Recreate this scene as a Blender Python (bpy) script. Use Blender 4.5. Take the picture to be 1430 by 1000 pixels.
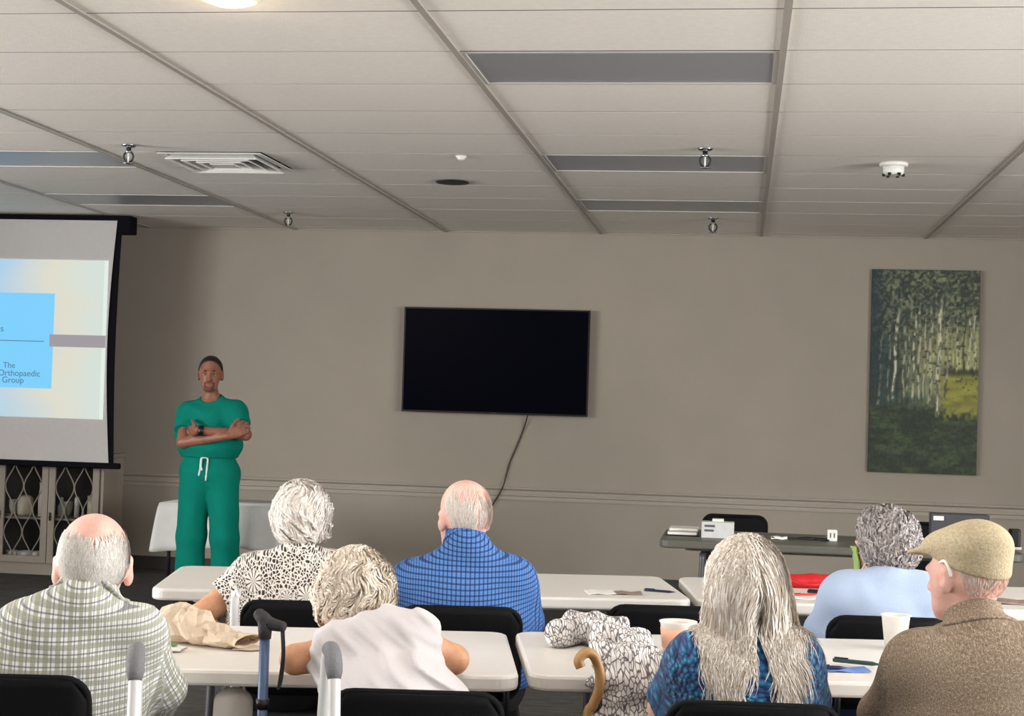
import bpy, math, random
import numpy as np
from mathutils import Vector, Matrix
for o in list(bpy.data.objects): bpy.data.objects.remove(o)
S = bpy.context.scene
C = S.collection
R = math.radians
# ------------------------------------------------------------------ camera
F, YAW, PITCH, ROLL = 2195.553, 0.14538057, 0.02709079, -0.02970774
CAM = np.array([0, 0, 1.42945])
CEIL = 2.74
YW = 12.098
_f = np.array([-math.sin(YAW)*math.cos(PITCH), math.cos(YAW)*math.cos(PITCH), math.sin(PITCH)])
_r = np.array([math.cos(YAW), math.sin(YAW), 0.0])
_u = np.cross(_r, _f)
_r2 = math.cos(ROLL)*_r - math.sin(ROLL)*_u
_u2 = math.sin(ROLL)*_r + math.cos(ROLL)*_u
cd = bpy.data.cameras.new('camera'); cam = bpy.data.objects.new('camera', cd); C.objects.link(cam)
cd.sensor_width = 36; cd.lens = F/1430*36; cd.clip_end = 100; cd.clip_start = .05
cam.matrix_world = Matrix(((_r2[0], _u2[0], -_f[0], CAM[0]), (_r2[1], _u2[1], -_f[1], CAM[1]), (_r2[2], _u2[2], -_f[2], CAM[2]), (0, 0, 0, 1)))
S.camera = cam
# measured places: a sight line met with a depth plane (aty) or a height (atz)
def _ray(x, y): return _f + _r2*(x-715)/F - _u2*(y-500)/F
def aty(x, y, Y): d = _ray(x, y); return CAM + d*(Y/d[1])
def atz(x, y, z): d = _ray(x, y); return CAM + d*((z-CAM[2])/d[2])
# ------------------------------------------------------------------ world, light, exposure
w = bpy.data.worlds.new('world'); S.world = w; w.use_nodes = True
w.node_tree.nodes['Background'].inputs[0].default_value = (.75, .87, 1, 1)
w.node_tree.nodes['Background'].inputs[1].default_value = 1.0
S.view_settings.view_transform = 'Standard'; S.view_settings.look = 'None'
S.view_settings.exposure = 0.0; S.view_settings.gamma = 1.0
RX0, RX1, RY0 = -7.4, 4.8, -3.6          # room extent
def area(name, loc, rot, sx, sy, power, col, spread=180):
    l = bpy.data.lights.new(name, 'AREA'); l.shape = 'RECTANGLE'; l.size = sx; l.size_y = sy; l.energy = power; l.color = col; l.spread = R(spread)
    o = bpy.data.objects.new(name, l); C.objects.link(o); o.location = loc; o.rotation_euler = rot
    return o
# unseen windows added in both side walls to light ceiling and back wall: (wall side, centre y, width)
ADDED_WIN = [(1, .4, 2.2), (1, 3.0, 2.2), (1, 5.6, 2.2), (-1, .6, 2.2), (-1, 3.2, 2.2), (-1, 5.8, 2.2)]
WZ0, WZ1 = .75, 2.5
WPOW = {1: (170, 225, 235), -1: (190, 250, 260)}
for sd, wy, ww in ADDED_WIN:
    wxp = RX1+.13 if sd > 0 else RX0-.13
    area('window_daylight', (wxp, wy, (WZ0+WZ1)/2), (R(90), 0, R(90)*sd), ww-.1, WZ1-WZ0-.1, WPOW[sd][int((wy+1)//2.6)], (1.0, .985, .965))  # added lamp outside each added opening, power set for the ceiling brightness
X0, Y0, TX, TY = .1199, 5.20725, 1.2192, .6096
def tilex(k): return X0+TX*k
def tiley(j): return Y0+TY*j
LITPANELS = [(-4, -3), (-1, -3), (2, -3), (-4, -8), (-1, -8), (2, -8)]   # (column k, row j)
for k, j in LITPANELS:
    area('panel_light', (tilex(k+.5), tiley(j+.5), CEIL-.012), (0, 0, 0), 1.1, .5, 9, (1, .95, .89))
# ------------------------------------------------------------------ materials
M = {}
def nodes(name):
    m = bpy.data.materials.new(name); m.use_nodes = True; M[name] = m
    nt = m.node_tree; return m, nt, nt.nodes['Principled BSDF']
def N(nt, t, **kw):
    n = nt.nodes.new(t)
    for k, v in kw.items():
        if k == 'inp':
            for kk, vv in v.items(): n.inputs[kk].default_value = vv
        else: setattr(n, k, v)
    return n
def rgb(*c):
    """0-255 sRGB to linear"""
    def f(v):
        v /= 255.0
        return v/12.92 if v <= .04045 else ((v+.055)/1.055)**2.4
    return tuple(f(v) for v in c)+(1,)
def mat(name, col, rough=.6, var=.06, scale=20, bump=0, bscale=80, metal=0, col2=None, coat=0, sheen=0, sss=0, detail=4, stretch=None, spec=None):
    m, nt, b = nodes(name)
    tc = N(nt, 'ShaderNodeTexCoord'); mp = N(nt, 'ShaderNodeMapping'); nt.links.new(tc.outputs['Object'], mp.inputs[0])
    if stretch: mp.inputs['Scale'].default_value = stretch
    nz = N(nt, 'ShaderNodeTexNoise', inp={'Scale': scale, 'Detail': detail}); nt.links.new(mp.outputs[0], nz.inputs['Vector'])
    cr = N(nt, 'ShaderNodeValToRGB'); nt.links.new(nz.outputs['Fac'], cr.inputs[0])
    c2 = col2 or tuple(min(1, v*(1+var)) for v in col[:3])+(1,)
    c1 = col if col2 else tuple(v*(1-var) for v in col[:3])+(1,)
    cr.color_ramp.elements[0].position = .3; cr.color_ramp.elements[1].position = .7
    cr.color_ramp.elements[0].color = c1; cr.color_ramp.elements[1].color = c2
    nt.links.new(cr.outputs[0], b.inputs['Base Color'])
    b.inputs['Roughness'].default_value = rough; b.inputs['Metallic'].default_value = metal
    if spec is not None: b.inputs['Specular IOR Level'].default_value = spec
    if coat: b.inputs['Coat Weight'].default_value = coat
    if sheen: b.inputs['Sheen Weight'].default_value = sheen; b.inputs['Sheen Roughness'].default_value = .5
    if sss:
        b.inputs['Subsurface Weight'].default_value = sss; b.inputs['Subsurface Radius'].default_value = (1, .35, .2); b.inputs['Subsurface Scale'].default_value = .008
    if bump:
        n2 = N(nt, 'ShaderNodeTexNoise', inp={'Scale': bscale, 'Detail': 3}); nt.links.new(mp.outputs[0], n2.inputs['Vector'])
        bp = N(nt, 'ShaderNodeBump', inp={'Strength': bump, 'Distance': .01}); nt.links.new(n2.outputs['Fac'], bp.inputs['Height'])
        nt.links.new(bp.outputs[0], b.inputs['Normal'])
    return m
mat('wall', rgb(168, 159, 147), .75, .03, 2.5, .06, 160)
mat('trim', rgb(176, 167, 155), .5, .02, 6)
mat('base', rgb(60, 56, 52), .6, .05, 6)
mat('tile', rgb(242, 236, 228), .95, .025, 30, .35, 220)
mat('tee', rgb(172, 165, 158), .5, .03, 10)
mat('teedark', rgb(84, 78, 73), .6, .03, 10)  # cross tees: shadow lines between tile rows put into their colour
mat('lens', rgb(150, 150, 156), .28, .03, 120, .25, 260)
mat('troffer', rgb(200, 196, 190), .5, .03, 10)
mat('whiteplastic', rgb(235, 233, 228), .42, .015, 12, .04, 350)
mat('tablewhite', rgb(234, 230, 224), .38, .015, 9, .08, 420)
mat('tablegrey', rgb(98, 96, 88), .45, .04, 9, .08, 420)
mat('legmetal', rgb(92, 92, 97), .4, .05, 20, metal=.4)
mat('chrome', rgb(200, 200, 205), .18, .03, 20, metal=1)
mat('blackmetal', rgb(22, 22, 24), .45, .1, 30)
mat('chairblack', rgb(9, 9, 13), .75, .15, 40, .1, 300, spec=.2)
mat('chairseat', rgb(15, 15, 19), .7, .15, 40, .1, 300)
mat('chairrim', rgb(60, 60, 66), .5, .1, 30)
mat('whitetube', rgb(232, 232, 232), .3, .02, 20)
mat('greyfoam', rgb(122, 122, 126), .85, .1, 200, .3, 300)
mat('cabinet', rgb(150, 141, 129), .55, .08, 7, .1, 60, stretch=(1, 1, .12), detail=8)
mat('cabinetdark', rgb(40, 37, 34), .8, .1, 10)
mat('ceramic', rgb(236, 228, 205), .25, .04, 10)
mat('ceramicwhite', rgb(240, 238, 232), .2, .02, 10)
mat('screencloth', rgb(204, 201, 200), .9, .02, 30)
mat('screenblack', rgb(9, 8, 16), .7, .1, 30, spec=.1)
mat('tvblack', rgb(5, 5, 8), .35, .1, 30)
mat('blackplastic', rgb(14, 14, 16), .4, .1, 30)
mat('cable', rgb(70, 58, 46), .6, .1, 30)
mat('linen', rgb(226, 224, 222), .85, .03, 14, .15, 90)
mat('canvasedge', rgb(52, 52, 42), .8, .2, 30)
mat('paperbag', rgb(216, 197, 174), .85, .06, 14, .7, 28)
mat('paper', rgb(240, 238, 232), .8, .02, 10)
mat('whitebag', rgb(226, 220, 210), .7, .03, 14, .2, 40)
mat('caneblue', rgb(92, 112, 146), .3, .06, 30, metal=.5)
mat('canegrip', rgb(44, 44, 46), .7, .15, 120, .3, 200)
mat('wood', rgb(168, 124, 72), .45, .2, 9, .1, 60, col2=rgb(202, 160, 104), stretch=(6, 6, .8))
mat('red', rgb(200, 22, 34), .55, .12, 12, .2, 60)
mat('peach', rgb(240, 186, 156), .6, .06, 20)
mat('bluepaper', rgb(110, 140, 205), .6, .12, 16)
mat('greenpen', rgb(28, 66, 62), .4, .1, 20)
mat('navypen', rgb(26, 28, 70), .4, .1, 20)
mat('bluepen', rgb(64, 62, 160), .4, .1, 20)
mat('brownprint', rgb(150, 132, 122), .6, .25, 60)
mat('greenleaf', rgb(70, 140, 60), .6, .2, 60)
mat('darkbox', rgb(66, 66, 72), .6, .06, 16)
mat('cardgrey', rgb(205, 206, 206), .6, .06, 30)
mat('ink', rgb(90, 92, 100), .8, .1, 30)
mat('shoe', rgb(30, 28, 28), .5, .1, 20)
mat('shoewhite', rgb(210, 208, 204), .6, .05, 20)
mat('jeans', rgb(34, 44, 84), .85, .12, 90)
mat('darkpants', rgb(40, 38, 42), .85, .12, 90)
mat('khaki', rgb(120, 104, 82), .85, .1, 90)
mat('scrubs', rgb(0, 120, 105), .85, .06, 8, .15, 60, spec=.15)
mat('string', rgb(225, 230, 228), .8, .03, 30)
mat('whitetop', rgb(214, 209, 211), .85, .012, 10, .1, 120)
mat('lightblue', rgb(172, 190, 218), .88, .03, 12, .1, 160, sheen=.15)
mat('capcloth', rgb(198, 184, 154), .9, .1, 160, .3, 260, col2=rgb(168, 152, 122))
mat('maskgreen', rgb(150, 182, 104), .8, .06, 30)
mat('eyewhite', rgb(190, 180, 172), .2, .02, 30)
mat('eyedark', rgb(30, 22, 18), .2, .05, 30)
mat('stubble', rgb(104, 66, 53), .9, .15, 200)
mat('brow', rgb(40, 30, 26), .8, .1, 60)
mat('lip', rgb(150, 84, 76), .5, .06, 60)
mat('hearingaid', rgb(238, 236, 230), .3, .02, 10)
def skin(name, c, c2):
    mat(name, rgb(*c), .5, .1, 26, .12, 160, col2=rgb(*c2), sss=.12, detail=6)
skin('skin_pale', (232, 178, 154), (240, 200, 178))
skin('skin_pink', (234, 176, 160), (243, 200, 186))
skin('skin_tan', (196, 138, 102), (216, 164, 128))
skin('skin_olive', (132, 84, 66), (152, 100, 80))
def emis(name, col, st):
    m, nt, b = nodes(name)
    b.inputs['Base Color'].default_value = (.05, .05, .05, 1); b.inputs['Emission Color'].default_value = col; b.inputs['Emission Strength'].default_value = st
    b.inputs['Roughness'].default_value = .9; b.inputs['Specular IOR Level'].default_value = 0
    return m, nt, b
# projected slide: pale ground going from pale blue to cream
m, nt, b = emis('slide_ground', (1, 1, 1, 1), .95)
tc = N(nt, 'ShaderNodeTexCoord'); sp = N(nt, 'ShaderNodeSeparateXYZ'); nt.links.new(tc.outputs['Generated'], sp.inputs[0])
nz = N(nt, 'ShaderNodeTexNoise', inp={'Scale': 3.0, 'Detail': 2}); nt.links.new(tc.outputs['Generated'], nz.inputs['Vector'])
ad = N(nt, 'ShaderNodeMath', operation='MULTIPLY_ADD', inp={1: .25, 2: -.12}); nt.links.new(nz.outputs['Fac'], ad.inputs[0])
a2 = N(nt, 'ShaderNodeMath', operation='ADD'); nt.links.new(ad.outputs[0], a2.inputs[0]); nt.links.new(sp.outputs['X'], a2.inputs[1])
cr = N(nt, 'ShaderNodeValToRGB'); nt.links.new(a2.outputs[0], cr.inputs[0])
cr.color_ramp.elements[0].position = .55; cr.color_ramp.elements[0].color = rgb(166, 208, 240)
cr.color_ramp.elements[1].position = .82; cr.color_ramp.elements[1].color = rgb(224, 222, 205)
e = cr.color_ramp.elements.new(.98); e.color = rgb(214, 226, 218)
nt.links.new(cr.outputs[0], b.inputs['Emission Color'])
emis('slide_blue', rgb(120, 204, 250), 1.0)
emis('slide_band', rgb(172, 166, 172), .8)
emis('slide_text', rgb(84, 128, 160), .8)
emis('slide_edge', rgb(222, 234, 226), 1.0)
emis('lamp_glow', (1, .86, .6, 1), 3.0)
emis('panel_glow', (1, .94, .86, 1), 4.0)
m, nt, b = nodes('tvglass'); b.inputs['Base Color'].default_value = rgb(2, 3, 16); b.inputs['Roughness'].default_value = .2; b.inputs['Specular IOR Level'].default_value = .06
m, nt, b = nodes('glass'); b.inputs['Base Color'].default_value = (.02, .02, .02, 1); b.inputs['Roughness'].default_value = .02; b.inputs['Alpha'].default_value = .12
m, nt, b = nodes('windowglass'); b.inputs['Base Color'].default_value = (.02, .02, .02, 1); b.inputs['Roughness'].default_value = .02; b.inputs['Alpha'].default_value = .08
# carpet
m, nt, b = nodes('carpet'); b.inputs['Roughness'].default_value = 1
tc = N(nt, 'ShaderNodeTexCoord'); n1 = N(nt, 'ShaderNodeTexNoise', inp={'Scale': 7, 'Detail': 6, 'Roughness': .7}); n2 = N(nt, 'ShaderNodeTexNoise', inp={'Scale': 160, 'Detail': 3})
mp = N(nt, 'ShaderNodeMapping', inp={'Scale': (1, 4, 1)}); nt.links.new(tc.outputs['Object'], mp.inputs[0]); nt.links.new(mp.outputs[0], n1.inputs[0]); nt.links.new(tc.outputs['Object'], n2.inputs[0])
mx = N(nt, 'ShaderNodeMath', operation='MULTIPLY_ADD', inp={1: .5}); nt.links.new(n2.outputs[0], mx.inputs[0]); nt.links.new(n1.outputs[0], mx.inputs[2])
cr = N(nt, 'ShaderNodeValToRGB'); nt.links.new(mx.outputs[0], cr.inputs[0]); nt.links.new(cr.outputs[0], b.inputs['Base Color'])
cr.color_ramp.elements[0].position = .55; cr.color_ramp.elements[0].color = rgb(30, 29, 28); cr.color_ramp.elements[1].position = .95; cr.color_ramp.elements[1].color = rgb(82, 78, 72)
bp = N(nt, 'ShaderNodeBump', inp={'Strength': .6, 'Distance': .01}); nt.links.new(n2.outputs[0], bp.inputs['Height']); nt.links.new(bp.outputs[0], b.inputs['Normal'])
# materials driven by cloth coordinates stored on the mesh (metres along the cloth)
def cuv(nt, sc, distort=0):
    a = N(nt, 'ShaderNodeAttribute', attribute_name='cuv'); mp = N(nt, 'ShaderNodeMapping', inp={'Scale': (sc, sc, sc)})
    nt.links.new(a.outputs['Vector'], mp.inputs[0]); return mp
def stripe(nt, src, period_off, lo, hi):
    """1 where fract(src+off) is in lo..hi"""
    ad = N(nt, 'ShaderNodeMath', operation='ADD', inp={1: period_off}); nt.links.new(src, ad.inputs[0])
    fr = N(nt, 'ShaderNodeMath', operation='FRACT'); nt.links.new(ad.outputs[0], fr.inputs[0])
    g = N(nt, 'ShaderNodeMath', operation='GREATER_THAN', inp={1: lo}); l = N(nt, 'ShaderNodeMath', operation='LESS_THAN', inp={1: hi})
    nt.links.new(fr.outputs[0], g.inputs[0]); nt.links.new(fr.outputs[0], l.inputs[0])
    mu = N(nt, 'ShaderNodeMath', operation='MULTIPLY'); nt.links.new(g.outputs[0], mu.inputs[0]); nt.links.new(l.outputs[0], mu.inputs[1])
    return mu.outputs[0]
def plaid(name, base, bands, period, rough=.85):
    m, nt, b = nodes(name); b.inputs['Roughness'].default_value = rough
    mp = cuv(nt, 1/period); sp = N(nt, 'ShaderNodeSeparateXYZ'); nt.links.new(mp.outputs[0], sp.inputs[0])
    col = None; last = None
    rg = N(nt, 'ShaderNodeRGB'); rg.outputs[0].default_value = base; last = rg.outputs[0]
    for (axis, lo, hi, c, fac) in bands:
        s = stripe(nt, sp.outputs[axis], 0, lo, hi)
        f = N(nt, 'ShaderNodeMath', operation='MULTIPLY', inp={1: fac}); nt.links.new(s, f.inputs[0])
        mx = N(nt, 'ShaderNodeMix', data_type='RGBA', blend_type='MIX'); nt.links.new(f.outputs[0], mx.inputs[0])
        nt.links.new(last, mx.inputs[6]); mx.inputs[7].default_value = c; last = mx.outputs[2]
    nt.links.new(last, b.inputs['Base Color'])
    nz = N(nt, 'ShaderNodeTexNoise', inp={'Scale': 1500}); bp = N(nt, 'ShaderNodeBump', inp={'Strength': .15, 'Distance': .002})
    nt.links.new(nz.outputs[0], bp.inputs['Height']); nt.links.new(bp.outputs[0], b.inputs['Normal'])
ol, nv, wh, gy = rgb(138, 138, 108), rgb(58, 62, 92), rgb(232, 232, 228), rgb(160, 164, 172)
plaid('plaidgreen', wh, [('X', 0, .42, ol, .66), ('Y', 0, .42, ol, .6), ('X', .60, .72, nv, .6), ('Y', .60, .72, nv, .62), ('X', .18, .22, gy, .7), ('Y', .18, .24, gy, .7)], .027)
db, lb = rgb(14, 28, 84), rgb(88, 138, 204)
plaid('plaidblue', lb, [('X', 0, .34, db, .74), ('Y', 0, .34, db, .74), ('X', .6, .68, rgb(40, 80, 170), .5), ('Y', .6, .68, rgb(40, 80, 170), .4)], .0148)
# floral lace print
m, nt, b = nodes('floral'); b.inputs['Roughness'].default_value = .85
mp = cuv(nt, 1.0)
nzw = N(nt, 'ShaderNodeTexNoise', inp={'Scale': 14, 'Detail': 2}); nt.links.new(mp.outputs[0], nzw.inputs[0])
vm = N(nt, 'ShaderNodeVectorMath', operation='MULTIPLY_ADD', inp={1: (.03, .03, .03)}); nt.links.new(nzw.outputs['Color'], vm.inputs[0]); nt.links.new(mp.outputs[0], vm.inputs[2])
vo = N(nt, 'ShaderNodeTexVoronoi', feature='DISTANCE_TO_EDGE', inp={'Scale': 98}); nt.links.new(vm.outputs[0], vo.inputs['Vector'])
v2 = N(nt, 'ShaderNodeTexVoronoi', feature='F1', inp={'Scale': 48}); nt.links.new(vm.outputs[0], v2.inputs['Vector'])
v3 = N(nt, 'ShaderNodeTexVoronoi', feature='F1', inp={'Scale': 9}); nt.links.new(mp.outputs[0], v3.inputs['Vector'])
cr = N(nt, 'ShaderNodeValToRGB'); nt.links.new(vo.outputs['Distance'], cr.inputs[0])
cr.color_ramp.elements[0].position = .07; cr.color_ramp.elements[0].color = rgb(238, 232, 224); cr.color_ramp.elements[1].position = .24; cr.color_ramp.elements[1].color = rgb(46, 40, 40)
e = cr.color_ramp.elements.new(.14); e.color = rgb(150, 138, 130)
sb = N(nt, 'ShaderNodeVectorMath', operation='SUBTRACT'); nt.links.new(mp.outputs[0], sb.inputs[0]); nt.links.new(v3.outputs['Position'], sb.inputs[1])
sx = N(nt, 'ShaderNodeSeparateXYZ'); nt.links.new(sb.outputs[0], sx.inputs[0])
at2 = N(nt, 'ShaderNodeMath', operation='ARCTAN2'); nt.links.new(sx.outputs['Y'], at2.inputs[0]); nt.links.new(sx.outputs['X'], at2.inputs[1])
m9 = N(nt, 'ShaderNodeMath', operation='MULTIPLY', inp={1: 11.0}); nt.links.new(at2.outputs[0], m9.inputs[0]); sn = N(nt, 'ShaderNodeMath', operation='SINE'); nt.links.new(m9.outputs[0], sn.inputs[0])
pc = N(nt, 'ShaderNodeValToRGB'); nt.links.new(sn.outputs[0], pc.inputs[0]); pc.color_ramp.elements[0].position = .35; pc.color_ramp.elements[0].color = rgb(240, 234, 226); pc.color_ramp.elements[1].position = .75; pc.color_ramp.elements[1].color = rgb(78, 70, 68)
fm = N(nt, 'ShaderNodeValToRGB'); nt.links.new(v3.outputs['Distance'], fm.inputs[0]); fm.color_ramp.elements[0].position = .30; fm.color_ramp.elements[0].color = (1, 1, 1, 1); fm.color_ramp.elements[1].position = .36; fm.color_ramp.elements[1].color = (0, 0, 0, 1)
mx = N(nt, 'ShaderNodeMix', data_type='RGBA'); nt.links.new(fm.outputs[0], mx.inputs[0]); nt.links.new(cr.outputs[0], mx.inputs[6]); nt.links.new(pc.outputs[0], mx.inputs[7])
nt.links.new(mx.outputs[2], b.inputs['Base Color'])
# teal chenille
m, nt, b = nodes('chenille'); b.inputs['Roughness'].default_value = .75; b.inputs['Sheen Weight'].default_value = .2
mp = cuv(nt, 1.0); mp.inputs['Scale'].default_value = (1.0, 1.9, 1); mp.inputs['Rotation'].default_value = (0, 0, .5)
vo = N(nt, 'ShaderNodeTexVoronoi', feature='F1', inp={'Scale': 44, 'Randomness': .8}); nt.links.new(mp.outputs[0], vo.inputs['Vector'])
nz = N(nt, 'ShaderNodeTexNoise', inp={'Scale': 12}); nt.links.new(mp.outputs[0], nz.inputs[0])
cr = N(nt, 'ShaderNodeValToRGB'); nt.links.new(vo.outputs['Distance'], cr.inputs[0])
cr.color_ramp.elements[0].position = .1; cr.color_ramp.elements[0].color = rgb(62, 158, 190); cr.color_ramp.elements[1].position = .75; cr.color_ramp.elements[1].color = rgb(6, 30, 92)
e = cr.color_ramp.elements.new(.4); e.color = rgb(14, 100, 152)
nt.links.new(cr.outputs[0], b.inputs['Base Color'])
bp = N(nt, 'ShaderNodeBump', invert=True, inp={'Strength': 1.0, 'Distance': .012}); nt.links.new(vo.outputs['Distance'], bp.inputs['Height']); nt.links.new(bp.outputs[0], b.inputs['Normal'])
# tweed
m, nt, b = nodes('tweed'); b.inputs['Roughness'].default_value = .95
mp = cuv(nt, 1.0); n1 = N(nt, 'ShaderNodeTexNoise', inp={'Scale': 420, 'Detail': 2}); n2 = N(nt, 'ShaderNodeTexNoise', inp={'Scale': 170, 'Detail': 4, 'Roughness': .7})
nt.links.new(mp.outputs[0], n1.inputs[0]); nt.links.new(mp.outputs[0], n2.inputs[0])
sm = N(nt, 'ShaderNodeMath', operation='ADD'); nt.links.new(n1.outputs[0], sm.inputs[0]); nt.links.new(n2.outputs[0], sm.inputs[1])
cr = N(nt, 'ShaderNodeValToRGB'); hv = N(nt, 'ShaderNodeMath', operation='MULTIPLY', inp={1: .5}); nt.links.new(sm.outputs[0], hv.inputs[0]); nt.links.new(hv.outputs[0], cr.inputs[0])
cr.color_ramp.elements[0].position = .36; cr.color_ramp.elements[0].color = rgb(98, 85, 71); cr.color_ramp.elements[1].position = .66; cr.color_ramp.elements[1].color = rgb(200, 182, 160)
e = cr.color_ramp.elements.new(.5); e.color = rgb(136, 119, 101)
nt.links.new(cr.outputs[0], b.inputs['Base Color'])
bp = N(nt, 'ShaderNodeBump', inp={'Strength': .3, 'Distance': .004}); nt.links.new(n1.outputs[0], bp.inputs['Height']); nt.links.new(bp.outputs[0], b.inputs['Normal'])
# scarf: white with dark broken branching lines
m, nt, b = nodes('scarf'); b.inputs['Roughness'].default_value = .85
mp = cuv(nt, 1.0); mp.inputs['Scale'].default_value = (1, .55, 1)
nz = N(nt, 'ShaderNodeTexNoise', inp={'Scale': 26, 'Detail': 2}); nt.links.new(mp.outputs[0], nz.inputs[0])
vm = N(nt, 'ShaderNodeVectorMath', operation='MULTIPLY_ADD', inp={1: (.02, .02, .02)}); nt.links.new(nz.outputs['Color'], vm.inputs[0]); nt.links.new(mp.outputs[0], vm.inputs[2])
vo = N(nt, 'ShaderNodeTexVoronoi', feature='DISTANCE_TO_EDGE', inp={'Scale': 105}); nt.links.new(vm.outputs[0], vo.inputs['Vector'])
cr = N(nt, 'ShaderNodeValToRGB'); nt.links.new(vo.outputs['Distance'], cr.inputs[0])
cr.color_ramp.elements[0].position = .04; cr.color_ramp.elements[0].color = rgb(96, 90, 94); cr.color_ramp.elements[1].position = .13; cr.color_ramp.elements[1].color = rgb(228, 224, 222)
nt.links.new(cr.outputs[0], b.inputs['Base Color'])
def hairmat(name, dark, light, rough=.55):
    m, nt, b = nodes(name)
    a = N(nt, 'ShaderNodeAttribute', attribute_name='var'); cr = N(nt, 'ShaderNodeValToRGB'); nt.links.new(a.outputs['Fac'], cr.inputs[0])
    cr.color_ramp.elements[0].color = rgb(*dark); cr.color_ramp.elements[1].color = rgb(*light)
    nt.links.new(cr.outputs[0], b.inputs['Base Color']); b.inputs['Roughness'].default_value = rough
    b.inputs['Specular IOR Level'].default_value = .3
hairmat('hair_white', (196, 189, 180), (246, 242, 236))
hairmat('hair_silver', (184, 167, 148), (255, 250, 243))
hairmat('hair_ash', (190, 174, 154), (250, 242, 228))
hairmat('hair_pearl', (194, 184, 174), (250, 246, 241))
hairmat('hair_grey', (96, 88, 88), (190, 184, 182))
hairmat('hair_dark', (20, 15, 13), (44, 34, 30))
# painted canvas: colours stored on the mesh
m, nt, b = nodes('paint'); b.inputs['Roughness'].default_value = .55
a = N(nt, 'ShaderNodeAttribute', attribute_name='paint'); nt.links.new(a.outputs['Color'], b.inputs['Base Color'])
nz = N(nt, 'ShaderNodeTexNoise', inp={'Scale': 90}); tc = N(nt, 'ShaderNodeTexCoord'); nt.links.new(tc.outputs['Object'], nz.inputs[0])
bp = N(nt, 'ShaderNodeBump', inp={'Strength': .3, 'Distance': .004}); nt.links.new(nz.outputs[0], bp.inputs['Height']); nt.links.new(bp.outputs[0], b.inputs['Normal'])
# ------------------------------------------------------------------ mesh helpers
class MB:
    def __init__(s): s.v = []; s.f = []; s.sm = []
    def add(s, vs, fs, smooth=False):
        o = len(s.v); s.v += [tuple(map(float, q)) for q in vs]
        for q in fs: s.f.append(tuple(i+o for i in q)); s.sm.append(smooth)
    def box(s, a, b, bev=0):
        (x0, y0, z0), (x1, y1, z1) = a, b
        if bev <= 0:
            s.add([(x0,y0,z0),(x1,y0,z0),(x1,y1,z0),(x0,y1,z0),(x0,y0,z1),(x1,y0,z1),(x1,y1,z1),(x0,y1,z1)],
                  [(3,2,1,0),(4,5,6,7),(0,1,5,4),(1,2,6,5),(2,3,7,6),(3,0,4,7)])
        else:
            s.slab([(x0,y0),(x1,y0),(x1,y1),(x0,y1)], z0, z1, bev)
    def slab(s, poly, z0, z1, bev=0, cap=True, smooth=False):
        """vertical prism of a ccw polygon with chamfered rims"""
        P = np.array(poly, float); n = len(P); cen = P.mean(0)
        def inset(d):
            e = np.roll(P, -1, 0)-P; e /= np.linalg.norm(e, axis=1)[:, None]+1e-12
            nr = np.stack([-e[:, 1], e[:, 0]], 1); n0 = np.roll(nr, 1, 0)
            bi = nr+n0; bi /= (1+(nr*n0).sum(1))[:, None]+1e-9
            return P+bi*d
        rings = [(0, z0), (0, z1)] if bev <= 0 else [(bev, z0), (bev*.3, z0+bev*.3), (0, z0+bev), (0, z1-bev), (bev*.3, z1-bev*.3), (bev, z1)]
        vs = []; fs = []
        for d, z in rings:
            Q = inset(d) if d else P
            vs += [(q[0], q[1], z) for q in Q]
        for k in range(len(rings)-1):
            for i in range(n):
                j = (i+1) % n; fs.append((k*n+i, k*n+j, (k+1)*n+j, (k+1)*n+i))
        fs.append(tuple(range(n-1, -1, -1))); fs.append(tuple((len(rings)-1)*n+i for i in range(n)))
        s.add(vs, fs, smooth)
    def tube(s, pts, r, n=10, cap=True, smooth=True, flat=1.0):
        P = [np.array(p, float) for p in pts]; m_ = len(P); rs = r if hasattr(r, '__len__') else [r]*m_
        vs = []; fs = []; up = None
        for i in range(m_):
            t = P[min(i+1, m_-1)]-P[max(i-1, 0)]; t /= np.linalg.norm(t)+1e-12
            if up is None:
                a = np.array([0, 0, 1.]) if abs(t[2]) < .9 else np.array([1., 0, 0])
            else: a = up
            u = a-t*(a@t); u /= np.linalg.norm(u); v = np.cross(t, u); up = u
            for k in range(n):
                an = 2*math.pi*k/n; vs.append(P[i]+rs[i]*(math.cos(an)*u*flat+math.sin(an)*v))
        for i in range(m_-1):
            for k in range(n):
                j = (k+1) % n; fs.append((i*n+k, i*n+j, (i+1)*n+j, (i+1)*n+k))
        if cap: fs.append(tuple(range(n-1, -1, -1))); fs.append(tuple((m_-1)*n+k for k in range(n)))
        s.add(vs, fs, smooth)
    def lathe(s, prof, c=(0, 0, 0), n=24, smooth=True):
        vs = []; fs = []
        for (r, z) in prof:
            for k in range(n):
                a = 2*math.pi*k/n; vs.append((c[0]+r*math.cos(a), c[1]+r*math.sin(a), c[2]+z))
        for i in range(len(prof)-1):
            for k in range(n):
                j = (k+1) % n; fs.append((i*n+k, i*n+j, (i+1)*n+j, (i+1)*n+k))
        fs.append(tuple(range(n-1, -1, -1))); fs.append(tuple((len(prof)-1)*n+k for k in range(n)))
        s.add(vs, fs, smooth)
    def build(s, name, m, parent=None, loc=None, rz=0):
        me = bpy.data.meshes.new(name); me.from_pydata(s.v, [], s.f); me.polygons.foreach_set('use_smooth', s.sm)
        me.materials.append(M[m]); me.update()
        o = bpy.data.objects.new(name, me); C.objects.link(o)
        if parent is not None: o.parent = parent
        if loc is not None: o.location = tuple(map(float, loc))
        o.rotation_euler.z = rz
        return o
def tag(o, label, cat, group=None):
    o['label'] = label; o['category'] = cat
    if group: o['group'] = group
    return o
def struct(o): o['kind'] = 'structure'; return o
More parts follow.
